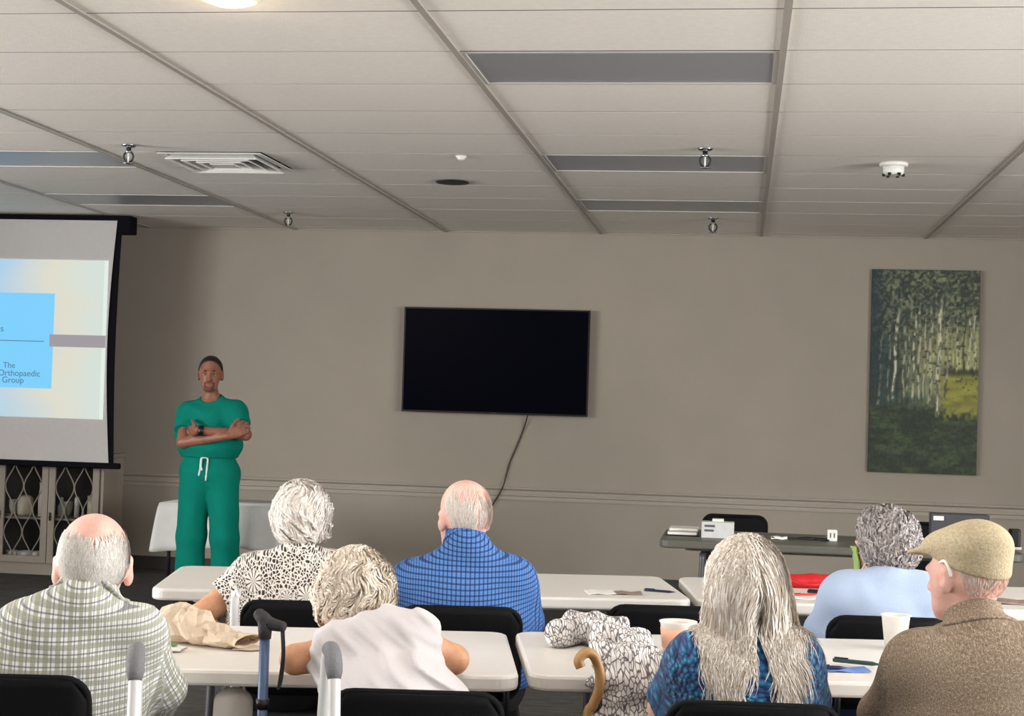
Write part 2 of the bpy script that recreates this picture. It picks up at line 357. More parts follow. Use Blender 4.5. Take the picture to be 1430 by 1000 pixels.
def empty(name, loc, rz=0):
    o = bpy.data.objects.new(name, None); C.objects.link(o); o.location = tuple(map(float, loc)); o.rotation_euler.z = rz; o.empty_display_size = .1
    return o
def copy_tree(o, parent=None):
    c = o.copy(); C.objects.link(c)
    if parent is not None: c.parent = parent
    for ch in list(o.children): copy_tree(ch, c)
    return c
def rrect(x0, y0, x1, y1, r, n=6):
    out = []
    for cx, cy, a0 in ((x1-r, y0+r, -90), (x1-r, y1-r, 0), (x0+r, y1-r, 90), (x0+r, y0+r, 180)):
        for i in range(n+1):
            a = R(a0+90*i/n); out.append((cx+r*math.cos(a), cy+r*math.sin(a)))
    return out
def bez(pts, n=24):
    """Catmull-Rom through points"""
    P = [np.array(p, float) for p in pts]; P = [2*P[0]-P[1]]+P+[2*P[-1]-P[-2]]; out = []
    for i in range(1, len(P)-2):
        for k in range(n):
            t = k/n
            out.append(.5*((2*P[i])+(-P[i-1]+P[i+1])*t+(2*P[i-1]-5*P[i]+4*P[i+1]-P[i+2])*t*t+(-P[i-1]+3*P[i]-3*P[i+1]+P[i+2])*t**3))
    out.append(P[-2]); return out
# ------------------------------------------------------------------ the room
b_ = MB(); b_.box((RX0-.1, RY0-.1, -.05), (RX1+.1, YW+.1, 0)); struct(b_.build('floor', 'carpet'))
b_ = MB(); b_.box((RX0-.1, YW, 0), (RX1+.1, YW+.1, CEIL+.15)); wall_back = struct(b_.build('wall_back', 'wall'))
b_ = MB(); b_.box((RX0-.1, RY0-.1, 0), (RX1+.1, RY0, CEIL+.15)); struct(b_.build('wall_rear', 'wall'))
wn = 0
for sd, nm in ((-1, 'wall_left'), (1, 'wall_right')):
    xa, xb = (RX1, RX1+.1) if sd > 0 else (RX0-.1, RX0); b_ = MB(); ys = RY0
    for _, wy, ww in sorted(q for q in ADDED_WIN if q[0] == sd):
        y0, y1 = wy-ww/2, wy+ww/2
        b_.box((xa, ys, 0), (xb, y0, CEIL+.15)); b_.box((xa, y0, 0), (xb, y1, WZ0)); b_.box((xa, y0, WZ1), (xb, y1, CEIL+.15)); ys = y1
        wn += 1; xm = (xa+xb)/2
        g = MB(); g.box((xm-.003, y0, WZ0), (xm+.003, y1, WZ1)); wo = struct(g.build('window_%d' % wn, 'windowglass'))  # unseen pane, put in to go with the added side light
        g = MB()
        for a, c_ in (((y0, WZ0), (y0+.05, WZ1)), ((y1-.05, WZ0), (y1, WZ1)), ((wy-.025, WZ0), (wy+.025, WZ1)), ((y0, WZ0), (y1, WZ0+.05)), ((y0, WZ1-.05), (y1, WZ1))):
            g.box((xm-.03, a[0], a[1]), (xm+.03, c_[0], c_[1]))
        g.build('window_frame', 'whiteplastic', wo)
    b_.box((xa, ys, 0), (xb, YW, CEIL+.15)); struct(b_.build(nm, 'wall'))
# chair rail (stepped moulding), baseboard
def rail(name, y0, x0, x1, prof, m):
    g = MB(); n = len(prof); vs = []; fs = []
    for x in (x0, x1): vs += [(x, y0-d, z) for d, z in prof]
    for i in range(n): fs.append((i, (i+1) % n, n+(i+1) % n, n+i))
    fs.append(tuple(range(n-1, -1, -1))); fs.append(tuple(range(n, 2*n))); g.add(vs, fs)
    return struct(g.build(name, m))
RZ = CAM[2]-.666
rail('trim_1', YW, RX0, RX1, [(-.005, RZ-.105), (.010, RZ-.105), (.012, RZ-.098), (.012, RZ-.075), (.022, RZ-.068), (.022, RZ-.058), (.014, RZ-.05), (.016, RZ-.03), (.034, RZ-.018), (.036, RZ-.006), (.030, RZ), (-.005, RZ)], 'trim')
rail('baseboard_back', YW, RX0, RX1, [(-.005, 0), (.012, 0), (.012, .09), (.006, .1), (-.005, .1)], 'base')
# suspended ceiling: backing slab, tiles one by one as far as the view goes, tees
b_ = MB(); b_.box((RX0-.1, RY0-.1, CEIL+.06), (RX1+.1, YW+.1, CEIL+.1)); ceiling = struct(b_.build('ceiling', 'tile'))
JF = -1
b_ = MB(); b_.box((RX0, RY0, CEIL+.004), (RX1, tiley(JF), CEIL+.02)); o = b_.build('tile_field', 'tile', ceiling)
tiles_me = {}
TROFFERS = {(-1, 1): 'a', (-1, 5): 'b', (-1, 8): 'c', (-4, 5): 'd', (-4, 8): 'e'}
DIFFX, DIFFY = -3, 5
rnd = random.Random(4)
for k in range(-7, 5):
    for j in range(JF, 12):
        x0, x1 = max(tilex(k), RX0), min(tilex(k+1), RX1); y0, y1 = tiley(j), min(tiley(j+1), YW)
        if x1-x0 < .02 or (k, j) in TROFFERS: continue
        spans = [(x0, x1)]
        if (k, j) == (DIFFX, DIFFY):                      # the square diffuser takes the middle of this bay
            xm = (x0+x1)/2; spans = [(x0, xm-TY/2), (xm+TY/2, x1)]
        for xa, xb in spans:
            key = (round(xb-xa, 3), round(y1-y0, 3))
            if key not in tiles_me:
                g = MB(); hx, hy = key[0]/2-.0015, key[1]/2-.0055
                g.slab([(-hx, -hy), (hx, -hy), (hx, hy), (-hx, hy)], 0, .016)
                o = g.build('ceiling_tile', 'tile', ceiling); tiles_me[key] = o.data
            else:
                o = bpy.data.objects.new('ceiling_tile', tiles_me[key]); C.objects.link(o); o.parent = ceiling
            o.location = ((xa+xb)/2, (y0+y1)/2, CEIL+.004+rnd.uniform(-.0004, .0004))
for k in range(-6, 4):
    x = tilex(k); g = MB(); g.box((x-.013, RY0, CEIL-.004), (x+.013, YW, CEIL+.003)); g.build('main_tee', 'tee', ceiling)
for j in range(JF, 12):
    y = tiley(j); g = MB(); g.box((RX0, y-.012, CEIL+.0046), (RX1, y+.012, CEIL+.03)); g.build('cross_tee', 'teedark', ceiling)
g = MB(); g.box((RX0, YW-.022, CEIL-.004), (RX1, YW, CEIL+.003)); g.build('wall_angle', 'tee', ceiling)
# light panels
TL = {'a': 'unlit grey light panel in the ceiling, widest, farthest from the television wall', 'b': 'unlit grey light panel in the ceiling, middle one of the row above the television',
      'c': 'unlit grey light panel in the ceiling, closest to the wall above the television', 'd': 'unlit light panel in the ceiling beside the sprinkler, farther from the projection screen',
      'e': 'light panel in the ceiling tinted blue by the projection screen just in front'}
def panel(k, j, lit, label, group):
    x0, x1, y0, y1 = tilex(k)+.014, tilex(k+1)-.014, tiley(j)+.01, tiley(j+1)-.01
    cx, cy = (x0+x1)/2, (y0+y1)/2
    t = empty('ceiling_light_panel', (cx, cy, CEIL)); hx, hy = (x1-x0)/2, (y1-y0)/2
    g = MB(); zz = -.004 if lit else 0
    for a, c_ in (((-hx, -hy), (hx, -hy+.016)), ((-hx, hy-.016), (hx, hy)), ((-hx, -hy+.016), (-hx+.016, hy-.016)), ((hx-.016, -hy+.016), (hx, hy-.016))):
        g.box((a[0], a[1], .0+zz), (c_[0], c_[1], .03+zz))
    g.build('panel_frame', 'troffer', t)
    g = MB(); g.box((-hx+.015, -hy+.015, .005+zz), (hx-.015, hy-.015, .02+zz)); g.build('lens', 'panel_glow' if lit else 'lens', t)
    g = MB(); g.box((-hx, -hy, .03+zz), (hx, hy, .055)); g.build('housing', 'troffer', t)
    return tag(t, label, 'ceiling light', group)
for (k, j), c_ in TROFFERS.items(): panel(k, j, False, TL[c_], 'unlit ceiling light panels')
for k, j in LITPANELS: panel(k, j, True, 'lit white light panel in the ceiling above the seated audience', 'lit ceiling light panels')
# square air diffuser: stepped louvre cone in the ceiling
cx, cy = tilex(DIFFX)+TX/2, tiley(DIFFY)+TY/2
t = empty('air_diffuser', (cx, cy, CEIL))
g = MB()
def sqring(g, h0, h1, z0, z1, th=.004):
    for q in range(4):
        c_, s_ = [(1, 0), (0, 1), (-1, 0), (0, -1)][q]
        rot = lambda x, y: (c_*x-s_*y, s_*x+c_*y)
        P = [(-h0, -h0, z0), (h0, -h0, z0), (h1, -h1, z1), (-h1, -h1, z1)]
        vs = [rot(x, y)+(z,) for x, y, z in P]+[rot(x, y)+(z+th,) for x, y, z in P]
        g.add(vs, [(3, 2, 1, 0), (4, 5, 6, 7), (0, 1, 5, 4), (2, 3, 7, 6), (1, 2, 6, 5), (3, 0, 4, 7)])
sqring(g, .295, .262, -.004, -.004); g.build('diffuser_frame', 'whiteplastic', t)
for h0, h1 in ((.262, .205), (.195, .14), (.13, .08)):
    g = MB(); sqring(g, h0, h1, -.03, .028); g.build('louvre', 'whiteplastic', t)
g = MB(); g.box((-.07, -.07, -.03), (.07, .07, -.025)); g.build('centre_plate', 'whiteplastic', t)
g = MB(); g.box((-.29, -.29, .035), (.29, .29, .045)); g.build('duct_back', 'blackmetal', t)
tag(t, 'square white louvred air diffuser set in the ceiling near the projection screen', 'air vent')
# round recessed lamp, dark recessed speaker, white button
p_ = atz(320, -4, CEIL)
t = empty('recessed_downlight', p_); g = MB()
g.lathe([(.078, 0), (.102, 0), (.104, -.006), (.098, -.012), (.080, -.012), (.078, 0)], n=32); g.build('trim_ring', 'whiteplastic', t)
g = MB(); g.lathe([(.001, -.03), (.03, -.029), (.055, -.024), (.072, -.012), (.076, .003), (.001, .004)], n=28); g.build('lamp_lens', 'lamp_glow', t)
tag(t, 'round lit ceiling lamp with warm glow and white ring', 'ceiling light')
pl = bpy.data.lights.new('downlight', 'POINT'); pl.energy = 1.2; pl.color = (1, .8, .55); pl.shadow_soft_size = .06
po = bpy.data.objects.new('downlight', pl); C.objects.link(po); po.parent = t; po.location = (0, 0, -.1)
p_ = atz(632, 254, CEIL); t = empty('recessed_speaker', p_); g = MB()
g.lathe([(.082, -.001), (.1, -.001), (.1, -.007), (.082, -.007)], n=28); g.build('rim', 'blackmetal', t)
g = MB(); g.lathe([(.001, -.003), (.083, -.004), (.083, .002), (.001, .003)], n=28); g.build('grille', 'blackplastic', t)
tag(t, 'small round black fitting recessed in the ceiling in front of the television', 'ceiling speaker')
p_ = atz(644, 219, CEIL); t = empty('ceiling_sensor', p_); g = MB(); g.lathe([(.02, .004), (.024, -.004), (.02, -.014), (.008, -.02), (.001, -.021)], n=16); g.build('cap', 'whiteplastic', t)
g = MB(); g.lathe([(.03, .004), (.03, -.004), (.022, -.005)], n=16); g.build('plate', 'whiteplastic', t); tag(t, 'tiny white round button fixed to the ceiling', 'sensor')
# smoke detector
p_ = atz(1248, 229, CEIL); t = empty('smoke_detector', p_); g = MB()
g.lathe([(.072, .004), (.075, -.004), (.073, -.012), (.06, -.016)], n=28); g.build('base', 'whiteplastic', t)
g = MB(); g.lathe([(.056, -.014), (.054, -.05), (.045, -.06), (.001, -.062)], n=28); d_ = g.build('body', 'whiteplastic', t)
for a in range(6):
    g = MB(); an = a*math.pi/3; x, y = .05*math.cos(an), .05*math.sin(an); g.box((x-.008, y-.008, -.066), (x+.008, y+.008, -.052)); g.build('sensor_slot', 'blackplastic', t)
tag(t, 'round white smoke detector on the ceiling, left of the forest painting', 'smoke detector')
# sprinkler heads
def sprinkler(p):
    t = empty('sprinkler_head', p); g = MB()
    g.lathe([(.04, .004), (.04, -.003), (.03, -.01), (.016, -.012)], n=20); g.build('escutcheon', 'chrome', t)
    g = MB(); g.lathe([(.014, -.008), (.014, -.03), (.018, -.032), (.018, -.04), (.008, -.042)], n=14); g.build('nozzle', 'chrome', t)
    g = MB()
    for s_ in (-1, 1): g.tube(bez([(s_*.014, 0, -.036), (s_*.026, 0, -.055), (s_*.022, 0, -.078), (s_*.004, 0, -.095)], 6), .0055, 8)
    g.build('yoke', 'blackmetal', t)
    g = MB(); g.tube([(0, 0, -.04), (0, 0, -.09)], .005, 8); g.build('glass_bulb', 'whiteplastic', t)
    g = MB(); g.lathe([(.006, -.092), (.03, -.097), (.032, -.1), (.006, -.104)], n=16); g.build('deflector', 'chrome', t)
    return t
for q, l in (((180, 203), 'metal sprinkler head in the ceiling between the air diffuser and an unlit light panel'), ((403, 297), 'metal sprinkler head in the ceiling nearest to the projection screen and wall'),
             ((985, 208), 'metal sprinkler head in the ceiling beside the middle unlit light panel'), ((996, 305), 'metal sprinkler head in the ceiling close to the wall, beyond the row of unlit panels')):
    tag(sprinkler(atz(q[0], q[1], CEIL)), l, 'sprinkler', 'ceiling sprinkler heads')
# ------------------------------------------------------------------ projection screen and slide
YS = 11.25
TR, BR = aty(163, 308, YS), aty(152, 655, YS)
SX1 = (TR[0]+BR[0])/2; SX0 = SX1-2.45; SZ0 = BR[2]+.0; SZ1 = 2.62
t = empty('projection_screen', ((SX0+SX1)/2, YS, SZ0))
lx = lambda x: x-(SX0+SX1)/2
def sheet(name, x0, x1, z0, z1, y, m, parent, bow=0, th=.003, n=1):
    g = MB(); vs = []; fs = []
    for i in range(n+1):
        z = z0+(z1-z0)*i/n; bb = bow*math.sin(math.pi*i/n)
        vs += [(x0, y, z), (x1-bb, y, z), (x1-bb, y+th, z), (x0, y+th, z)]
    for i in range(n):
        for k in range(4): fs.append((i*4+k, i*4+(k+1) % 4, i*4+4+(k+1) % 4, i*4+4+k))
    fs += [(3, 2, 1, 0), (4*n, 4*n+1, 4*n+2, 4*n+3)]; g.add(vs, fs)
    return g.build(name, m, parent)
xr = SX1-(SX0+SX1)/2
HZ = SZ1+.06-SZ0
cl = sheet('screen_cloth', -1.225, xr, .03, SZ1+.075-SZ0, 0, 'screencloth', t, .045, .003, 14)
sheet('black_border', -1.21, xr+.035, .03, SZ1-SZ0, .012, 'screenblack', t, .02, .003, 14)
g = MB(); g.box((-1.29, -.02, 0), (xr+.09, .02, .045), .008); g.build('bottom_bar', 'screenblack', t)
g = MB(); g.box((-1.31, .006, SZ1-SZ0-.02), (xr+.10, .14, CEIL-.006-SZ0), .006); g.build('roller_case', 'screenblack', t)
g = MB(); g.tube([(.2, -.026, .02), (.2, -.03, .0), (.22, -.03, -.008)], .008, 8); g.build('pull_hook', 'chrome', t)
# slide, lying on the cloth
def sl(px, py): q = aty(px, py, YS); return lx(q[0]), q[2]-SZ0
a, c_ = sl(148, 586), sl(148, 364)
xs1 = (a[0]+c_[0])/2; z0, z1 = a[1], c_[1]; xs0 = xs1-(z1-z0)*16/9*.97
gr = sheet('slide', xs0, xs1, z0, z1, -.004, 'slide_ground', t)
sheet('slide_edge', xs1-.03, xs1, z0, z1, -.006, 'slide_edge', t)
bx1, bz1 = sl(77, 410); _, bz0 = sl(77, 543)
sheet('blue_block', xs0+.25, bx1, bz0, bz1, -.007, 'slide_blue', t)
gx0, gz1 = sl(70, 467); _, gz0 = sl(70, 484)
sheet('grey_band', gx0, xs1, gz0, gz1, -.010, 'slide_band', t)
lz = sl(30, 476)[1]; sheet('rule_line', xs0+.3, sl(62, 476)[0], lz-.003, lz+.003, -.010, 'slide_text', t)
def text(name, body, px, py, hpx, right, m, parent):
    cu = bpy.data.curves.new(name, 'FONT'); cu.body = body; cu.size = hpx/F*YS*1.35; cu.extrude = .0008
    cu.align_x = 'RIGHT' if right else 'LEFT'
    o = bpy.data.objects.new(name, cu); C.objects.link(o); bpy.context.view_layer.update()
    me = bpy.data.meshes.new_from_object(o.evaluated_get(bpy.context.evaluated_depsgraph_get())); bpy.data.objects.remove(o)
    me.materials.clear(); me.materials.append(M[m]); o = bpy.data.objects.new(name, me); C.objects.link(o); o.parent = parent
    q = sl(px, py); o.location = (q[0], -.0105, q[1]); o.rotation_euler = (R(90), 0, 0); return o
text('slide_words', 'The', 22, 514, 9, True, 'slide_text', t)
text('slide_words', 'Orthopaedic', 57, 526, 9.5, True, 'slide_text', t)
text('slide_words', 'Group', 34, 535, 9.5, True, 'slide_text', t)
text('slide_words', 's', 6, 463, 10, True, 'slide_text', t)
tag(t, 'large hanging projection screen showing a pale blue slide', 'projection screen')
# ------------------------------------------------------------------ sideboard with lattice doors
YC = 11.36
xR = aty(143, 720, YC)[0]; DW = (aty(143, 720, YC)-aty(72, 720, YC))[0]
zt, zb = .90, 0
t = empty('lattice_sideboard', (xR-1.6*DW, YC, 0)); ox = xR-1.6*DW
W0 = xR-3.3*DW-ox; W1 = xR-ox; D = .38; T = .025
zdb = aty(30, 791, YC)[2]+.03
g = MB(); g.box((W0, 0, zdb-.03), (W0+T, D, zt)); g.box((W1-T, 0, zdb-.03), (W1, D, zt)); g.box((W0+T, D-.012, zdb-.03), (W1-T, D, zt)); g.box((W0+T, 0, zdb-.03), (W1-T, D-.012, zdb)); g.build('carcass', 'cabinet', t)
g = MB(); g.box((W0-.02, -.02, zt), (W1+.02, D+.01, zt+.03), .006); g.build('top_board', 'cabinet', t)
g = MB(); g.box((W0-.005, .0, 0), (W1+.005, D, zdb-.03)); g.build('plinth', 'cabinet', t)
g = MB(); g.box((W0+T, .012, zdb+.33), (W1-T, D-.015, zdb+.345)); g.build('shelf', 'cabinet', t)
g = MB(); g.box((W0+T, D-.014, zdb), (W1-T, D-.0125, zt)); g.build('dark_lining', 'cabinetdark', t)
def arc_pts(P, n=8): return bez(P, n)
for d in range(3):
    x1 = W1-T-d*DW-.003; x0 = x1-DW+.006
    fr = .05
    g = MB(); zz0, zz1 = zdb+.004, zt-.004
    g.box((x0, -.02, zz0), (x0+fr, 0, zz1), 0); g.box((x1-fr, -.02, zz0), (x1, 0, zz1)); g.box((x0+fr, -.02, zz1-fr), (x1-fr, 0, zz1)); g.box((x0+fr, -.02, zz0), (x1-fr, 0, zz0+fr))
    door = g.build('door', 'cabinet', t)
    ix0, ix1, iz0, iz1 = x0+fr, x1-fr, zz0+fr, zz1-fr
    # ogee lattice: two columns of curved lozenges
    g = MB(); cw = (ix1-ix0)/2; ch = (iz1-iz0)/2.0
    for cc in range(2):
        xc = ix0+cw*(cc+.5)
        for s_ in (-1, 1):
            P = []
            for i in range(33):
                z = iz0+(iz1-iz0)*i/32; ph = (z-iz0)/ch*2*math.pi
                wv = .5-.5*math.cos(ph); wv = wv**1.0
                P.append((xc+s_*cw*.5*(.04+.94*wv), -.008, z))
            g.tube(P, .0065, 6, flat=.8)
    g.build('lattice', 'cabinet', door)
    g = MB(); g.box((ix0-.004, -.004, iz0-.004), (ix1+.004, -.001, iz1+.004)); g.build('glass_pane', 'glass', door)
    g = MB(); kx = x0+.022; kz = zdb+.36; g.tube([(kx, -.02, kz), (kx, -.03, kz)], .006, 8); g.tube([(kx, -.03, kz-.03), (kx, -.036, kz), (kx, -.03, kz+.03)], .006, 8); g.build('handle', 'blackmetal', door)
tag(t, 'taupe wooden sideboard with curved lattice glass doors below the projection screen', 'cabinet')
# crockery behind the doors
def crock(name, prof, dx, dy, z, m, label, cat):
    g = MB(); g.lathe(prof, n=20); o = g.build(name, m, None, (ox+dx, YC+dy, z)); return tag(o, label, cat, 'crockery inside the sideboard')
zs = zdb+.346; zl = zdb+.001
ux = lambda px, Y=11.5: aty(px, 720, Y)[0]-ox
crock('lantern_jar', [(.001, 0), (.05, 0), (.062, .02), (.06, .13), (.045, .15), (.03, .155), (.03, .148), (.001, .01)], ux(33), .16, zs, 'ceramic', 'cream ribbed jar standing on the sideboard shelf', 'jar')
crock('tall_vase', [(.001, 0), (.026, 0), (.028, .1), (.020, .2), (.026, .24), (.02, .24), (.001, .02)], ux(50), .25, zs, 'ceramicwhite', 'tall white vase on the sideboard shelf beside the cream jar', 'vase')
crock('tall_vase', [(.001, 0), (.028, 0), (.03, .12), (.02, .22), (.024, .26), (.018, .26), (.001, .02)], ux(58), .14, zs, 'ceramicwhite', 'slim white vase on the shelf next to the sideboard door stile', 'vase')
crock('white_bottle', [(.001, 0), (.026, 0), (.028, .08), (.014, .11), (.013, .15), (.001, .15)], ux(84), .16, zs, 'ceramicwhite', 'white bottle on the sideboard shelf nearest the door handle', 'bottle')
crock('white_bottle', [(.001, 0), (.02, 0), (.02, .14), (.012, .16), (.001, .16)], ux(107), .14, zs, 'ceramicwhite', 'slender white bottle on the shelf between bottle and cylinder', 'bottle')
crock('white_cylinder', [(.001, 0), (.036, 0), (.036, .17), (.03, .17), (.001, .02)], ux(125), .18, zs, 'ceramic', 'cream cylinder vase at the right end of the sideboard shelf', 'vase')
for i, (px, r_) in enumerate(((20, .05), (38, .055), (54, .04), (92, .05), (112, .045))):
    crock('white_bowl', [(.001, 0), (r_*.5, 0), (r_*.9, .04), (r_, .075), (r_*.94, .075), (.001, .012)], ux(px), .12, zdb+.16 if False else zl, 'ceramicwhite', 'white bowl at the bottom of the sideboard beneath the '+('white cup', 'cream ribbed jar', 'slim white vase', 'white bottle', 'slender white bottle')[i], 'bowl')
for i, (px, r_) in enumerate(((14, .042), (88, .045))):
    crock('stacked_cup', [(.001, 0), (r_*.6, 0), (r_*.95, .05), (r_, .11), (r_*.93, .11), (.001, .012)], ux(px, 11.55), .26, zs, 'ceramicwhite', ('white cup on the sideboard shelf beside the cream ribbed jar', 'white cup on the sideboard shelf behind the white bottle')[i], 'cup')
# ------------------------------------------------------------------ television and cable
YT = YW-.075
q = [aty(563, 429, YT), aty(822, 433, YT), aty(820, 582, YT), aty(565, 575, YT)]
tw = np.linalg.norm(q[1]-q[0]); th_ = np.linalg.norm(q[3]-q[0]); cen = sum(q)/4
t = empty('television', (cen[0], YW-.0, cen[2]-th_/2))
g = MB()
rim = .014; W2 = tw/2
for a, c_ in (((-W2, 0), (W2, rim)), ((-W2, th_-rim*.8), (W2, th_)), ((-W2, rim), (-W2+rim*.8, th_-rim*.8)), ((W2-rim*.8, rim), (W2, th_-rim*.8))):
    g.box((a[0], -.078, a[1]), (c_[0], -.03, c_[1]))
g.build('bezel', 'tvblack', t)
g = MB(); g.box((-W2+.01, -.074, .01), (W2-.01, -.034, th_-.01)); g.build('screen_glass', 'tvglass', t)
g = MB(); g.box((-.25, -.036, .15), (.25, -.001, th_-.2)); g.build('wall_bracket', 'blackmetal', t)
g = MB(); g.box((-.022, -.0795, .003), (.022, -.0775, .010)); g.build('badge', 'chairrim', t)
tag(t, 'large flat black television mounted on the beige wall', 'television')
pts = [aty(737, 580, YW-.05), aty(731, 600, YW-.012), aty(721, 625, YW-.012), aty(712, 646, YW-.012), aty(707, 664, YW-.014), aty(703, 678, YW-.042), aty(696, 692, YW-.03), aty(684, 710, YW-.012), aty(672, 722, YW-.012), aty(668, 745, YW-.015)]
g = MB(); g.tube(bez(pts, 6), .0055, 8); cabo = g.build('power_cable', 'cable'); tag(cabo, 'thin brown power cable hanging down the wall below the television', 'cable')
# ------------------------------------------------------------------ painting
YP = YW-.035
q = [aty(1217, 377, YP), aty(1370, 377, YP), aty(1363, 663, YP), aty(1213, 660, YP)]
pw = (q[1]-q[0])[0]*.5+(q[2]-q[3])[0]*.5; ph_ = (q[0]-q[3])[2]; cen = sum(q)/4
t = empty('forest_painting', (cen[0], YW, cen[2]-ph_/2))
g = MB(); g.box((-pw/2, -.034, 0), (pw/2, -.001, ph_)); g.build('canvas_edge', 'canvasedge', t)
nx, nz_ = 110, 210
rs = np.random.RandomState(7)
U, V = np.meshgrid(np.linspace(0, 1, nx), np.linspace(0, 1, nz_))     # V up
def vnoise(u, v, fu, fv, seed):
    r_ = np.random.RandomState(seed); G = r_.rand(int(fv)+3, int(fu)+3); x = u*fu; y = v*fv; i = x.astype(int); j = y.astype(int); fx = x-i; fy = y-j
    fx = fx*fx*(3-2*fx); fy = fy*fy*(3-2*fy)
    return (G[j, i]*(1-fx)+G[j, i+1]*fx)*(1-fy)+(G[j+1, i]*(1-fx)+G[j+1, i+1]*fx)*fy
def lerp(a, b, t): return a*(1-t[..., None])+b*t[..., None]
col = np.zeros((nz_, nx, 3))
sR = lambda *c: np.array(c, float)
sm = lambda a, b, x: np.clip((x-a)/(b-a), 0, 1)**2*(3-2*np.clip((x-a)/(b-a), 0, 1))
n1, n2, n3 = vnoise(U, V, 14, 22, 1), vnoise(U, V, 40, 60, 2), vnoise(U, V, 60, 14, 3)
sky = lerp(sR(44, 62, 58)+0*col, sR(150, 152, 106)+0*col, sm(.15, .75, U+.25*(n1-.5)))          # between the trunks: blue-green to yellow
col = sky*(.72+.5*n3[..., None])
can = sm(.60, .80, V+.14*(n1-.5)+.10*(n2-.5))
cancol = lerp(sR(42, 56, 48)+0*col, sR(116, 122, 96)+0*col, sm(.40, .75, n2*.35+n1*.25+.4*vnoise(U, V, 50, 100, 33))); col = lerp(col, cancol, can*.92)
ground = sm(.36, .30, V+.03*(n2-.5)); gcol = lerp(sR(36, 48, 38)+0*col, sR(62, 78, 50)+0*col, sm(.30, .80, .45*vnoise(U, V, 8, 40, 5)+.35*vnoise(U, V, 24, 90, 15)+.2*n2)); col = lerp(col, gcol, ground)
mead = sm(.64, .72, U+.05*(n2-.5))*sm(.26, .32, V+.04*(n2-.5))*sm(.52, .49, V+.02*(n2-.5)); mc = lerp(sR(112, 112, 46)+0*col, sR(150, 148, 70)+0*col, vnoise(U, V, 10, 60, 6)); col = lerp(col, mc, mead)
edge = sm(.53, .505, V)*sm(.47, .50, V)*sm(.66, .7, U); col = lerp(col, sR(40, 48, 30)+0*col, edge*.8)
for (uc, wd, v0, v1, br, tl) in ((.09, .018, .32, .72, 120, .05), (.17, .012, .34, .7, 130, .03), (.22, .02, .36, .78, 196, .06), (.31, .015, .33, .74, 150, .02), (.35, .012, .36, .8, 150, .05), (.40, .016, .36, .78, 178, .03),
                             (.45, .014, .36, .82, 172, .01), (.50, .012, .37, .8, 160, .03), (.56, .02, .34, .82, 160, -.01), (.63, .026, .28, .84, 190, .03), (.70, .016, .36, .8, 150, .02), (.80, .012, .50, .8, 176, .01), (.86, .010, .51, .82, 60, .02), (.91, .012, .51, .8, 182, .01), (.96, .012, .5, .8, 176, .0)):
    uu = U-uc-tl*(V-.4)-.008*np.sin(V*23+uc*40); k = np.clip(1.25-(uu/(wd*.75))**2, 0, 1)*sm(v0-.01, v0+.02, V)*sm(v1+.05, v1-.05, V)
    bark = lerp(sR(br*.5, br*.5, br*.42)+0*col, sR(br*1.08, br*1.05, br*.9)+0*col, sm(.3, .6, vnoise(U, V, 70, 44, int(uc*100)))); col = lerp(col, bark, k*.9)
leaf = sm(.72, .8, vnoise(U, V, 55, 80, 11))*sm(.42, .7, V); col = lerp(col, sR(150, 152, 126)+0*col, leaf*.35)
dk = sm(.70, .8, vnoise(U, V, 45, 70, 12))*sm(.3, .5, V); col = lerp(col, sR(28, 40, 34)+0*col, dk*.6)
col = lerp(col, sR(26, 44, 52)+0*col, sm(.2, .0, U)*.65*sm(.3, .5, V)); col = np.clip(col*1.12+rs.randn(nz_, nx, 1)*5, 6, 250)
lin = np.where(col/255 <= .04045, col/255/12.92, ((col/255+.055)/1.055)**2.4)
vs = np.stack([(U-.5)*pw*.998, -.0352-.0012*vnoise(U, V, 60, 90, 21), V*ph_*.998+.001], -1).reshape(-1, 3)
ii, jj = np.meshgrid(np.arange(nx-1), np.arange(nz_-1)); a = (jj*nx+ii).ravel()
me = bpy.data.meshes.new('painted_face'); me.from_pydata(vs.tolist(), [], np.stack([a, a+1, a+nx+1, a+nx], 1).tolist())
at_ = me.attributes.new('paint', 'FLOAT_COLOR', 'POINT'); at_.data.foreach_set('color', np.concatenate([lin.reshape(-1, 3), np.ones((nx*nz_, 1))], 1).ravel().astype(np.float32))
me.materials.append(M['paint']); o = bpy.data.objects.new('painted_face', me); C.objects.link(o); o.parent = t
tag(t, 'tall unframed canvas painting of pale tree trunks in a green forest', 'painting')
# ------------------------------------------------------------------ tables
def table(name, nl, ang, label, top='tablewhite', L=1.83, D=.76, z=.735, group='white folding tables', rad=.06):
    t = empty(name, (nl[0], nl[1], 0), ang)
    g = MB(); g.slab(rrect(0, 0, L, D, rad), z-.042, z, .009); g.build('tabletop', top, t)
    g = MB(); g.slab(rrect(.13, .13, L-.13, D-.13, .03), z-.062, z-.041); g.build('apron', top, t)
    for ex in (.22, L-.22):
        s_ = 1 if ex < 1 else -1
        for ey in (.1, D-.1):
            g = MB(); g.tube([(ex-s_*.02, ey, .0), (ex-s_*.02, ey, .02), (ex, ey, z-.1), (ex, ey, z-.068)], .014, 10); g.build('leg', 'legmetal', t)
        g = MB(); g.tube([(ex-s_*.012, .1, .25), (ex-s_*.012, D-.1, .25)], .011, 8); g.build('crossbar', 'legmetal', t)
        g = MB(); g.tube([(ex, .1, z-.08), (ex, D-.1, z-.08)], .011, 8); g.build('hinge_bar', 'legmetal', t)
        g = MB(); g.tube([(ex, D/2, z-.09), (ex+s_*.33, D/2, z-.075)], .009, 8); g.build('brace', 'legmetal', t)
    return tag(t, label, 'table', group)
A1, A2, A3 = R(11), R(12), R(8)
c1, s1 = math.cos(A1), math.sin(A1)
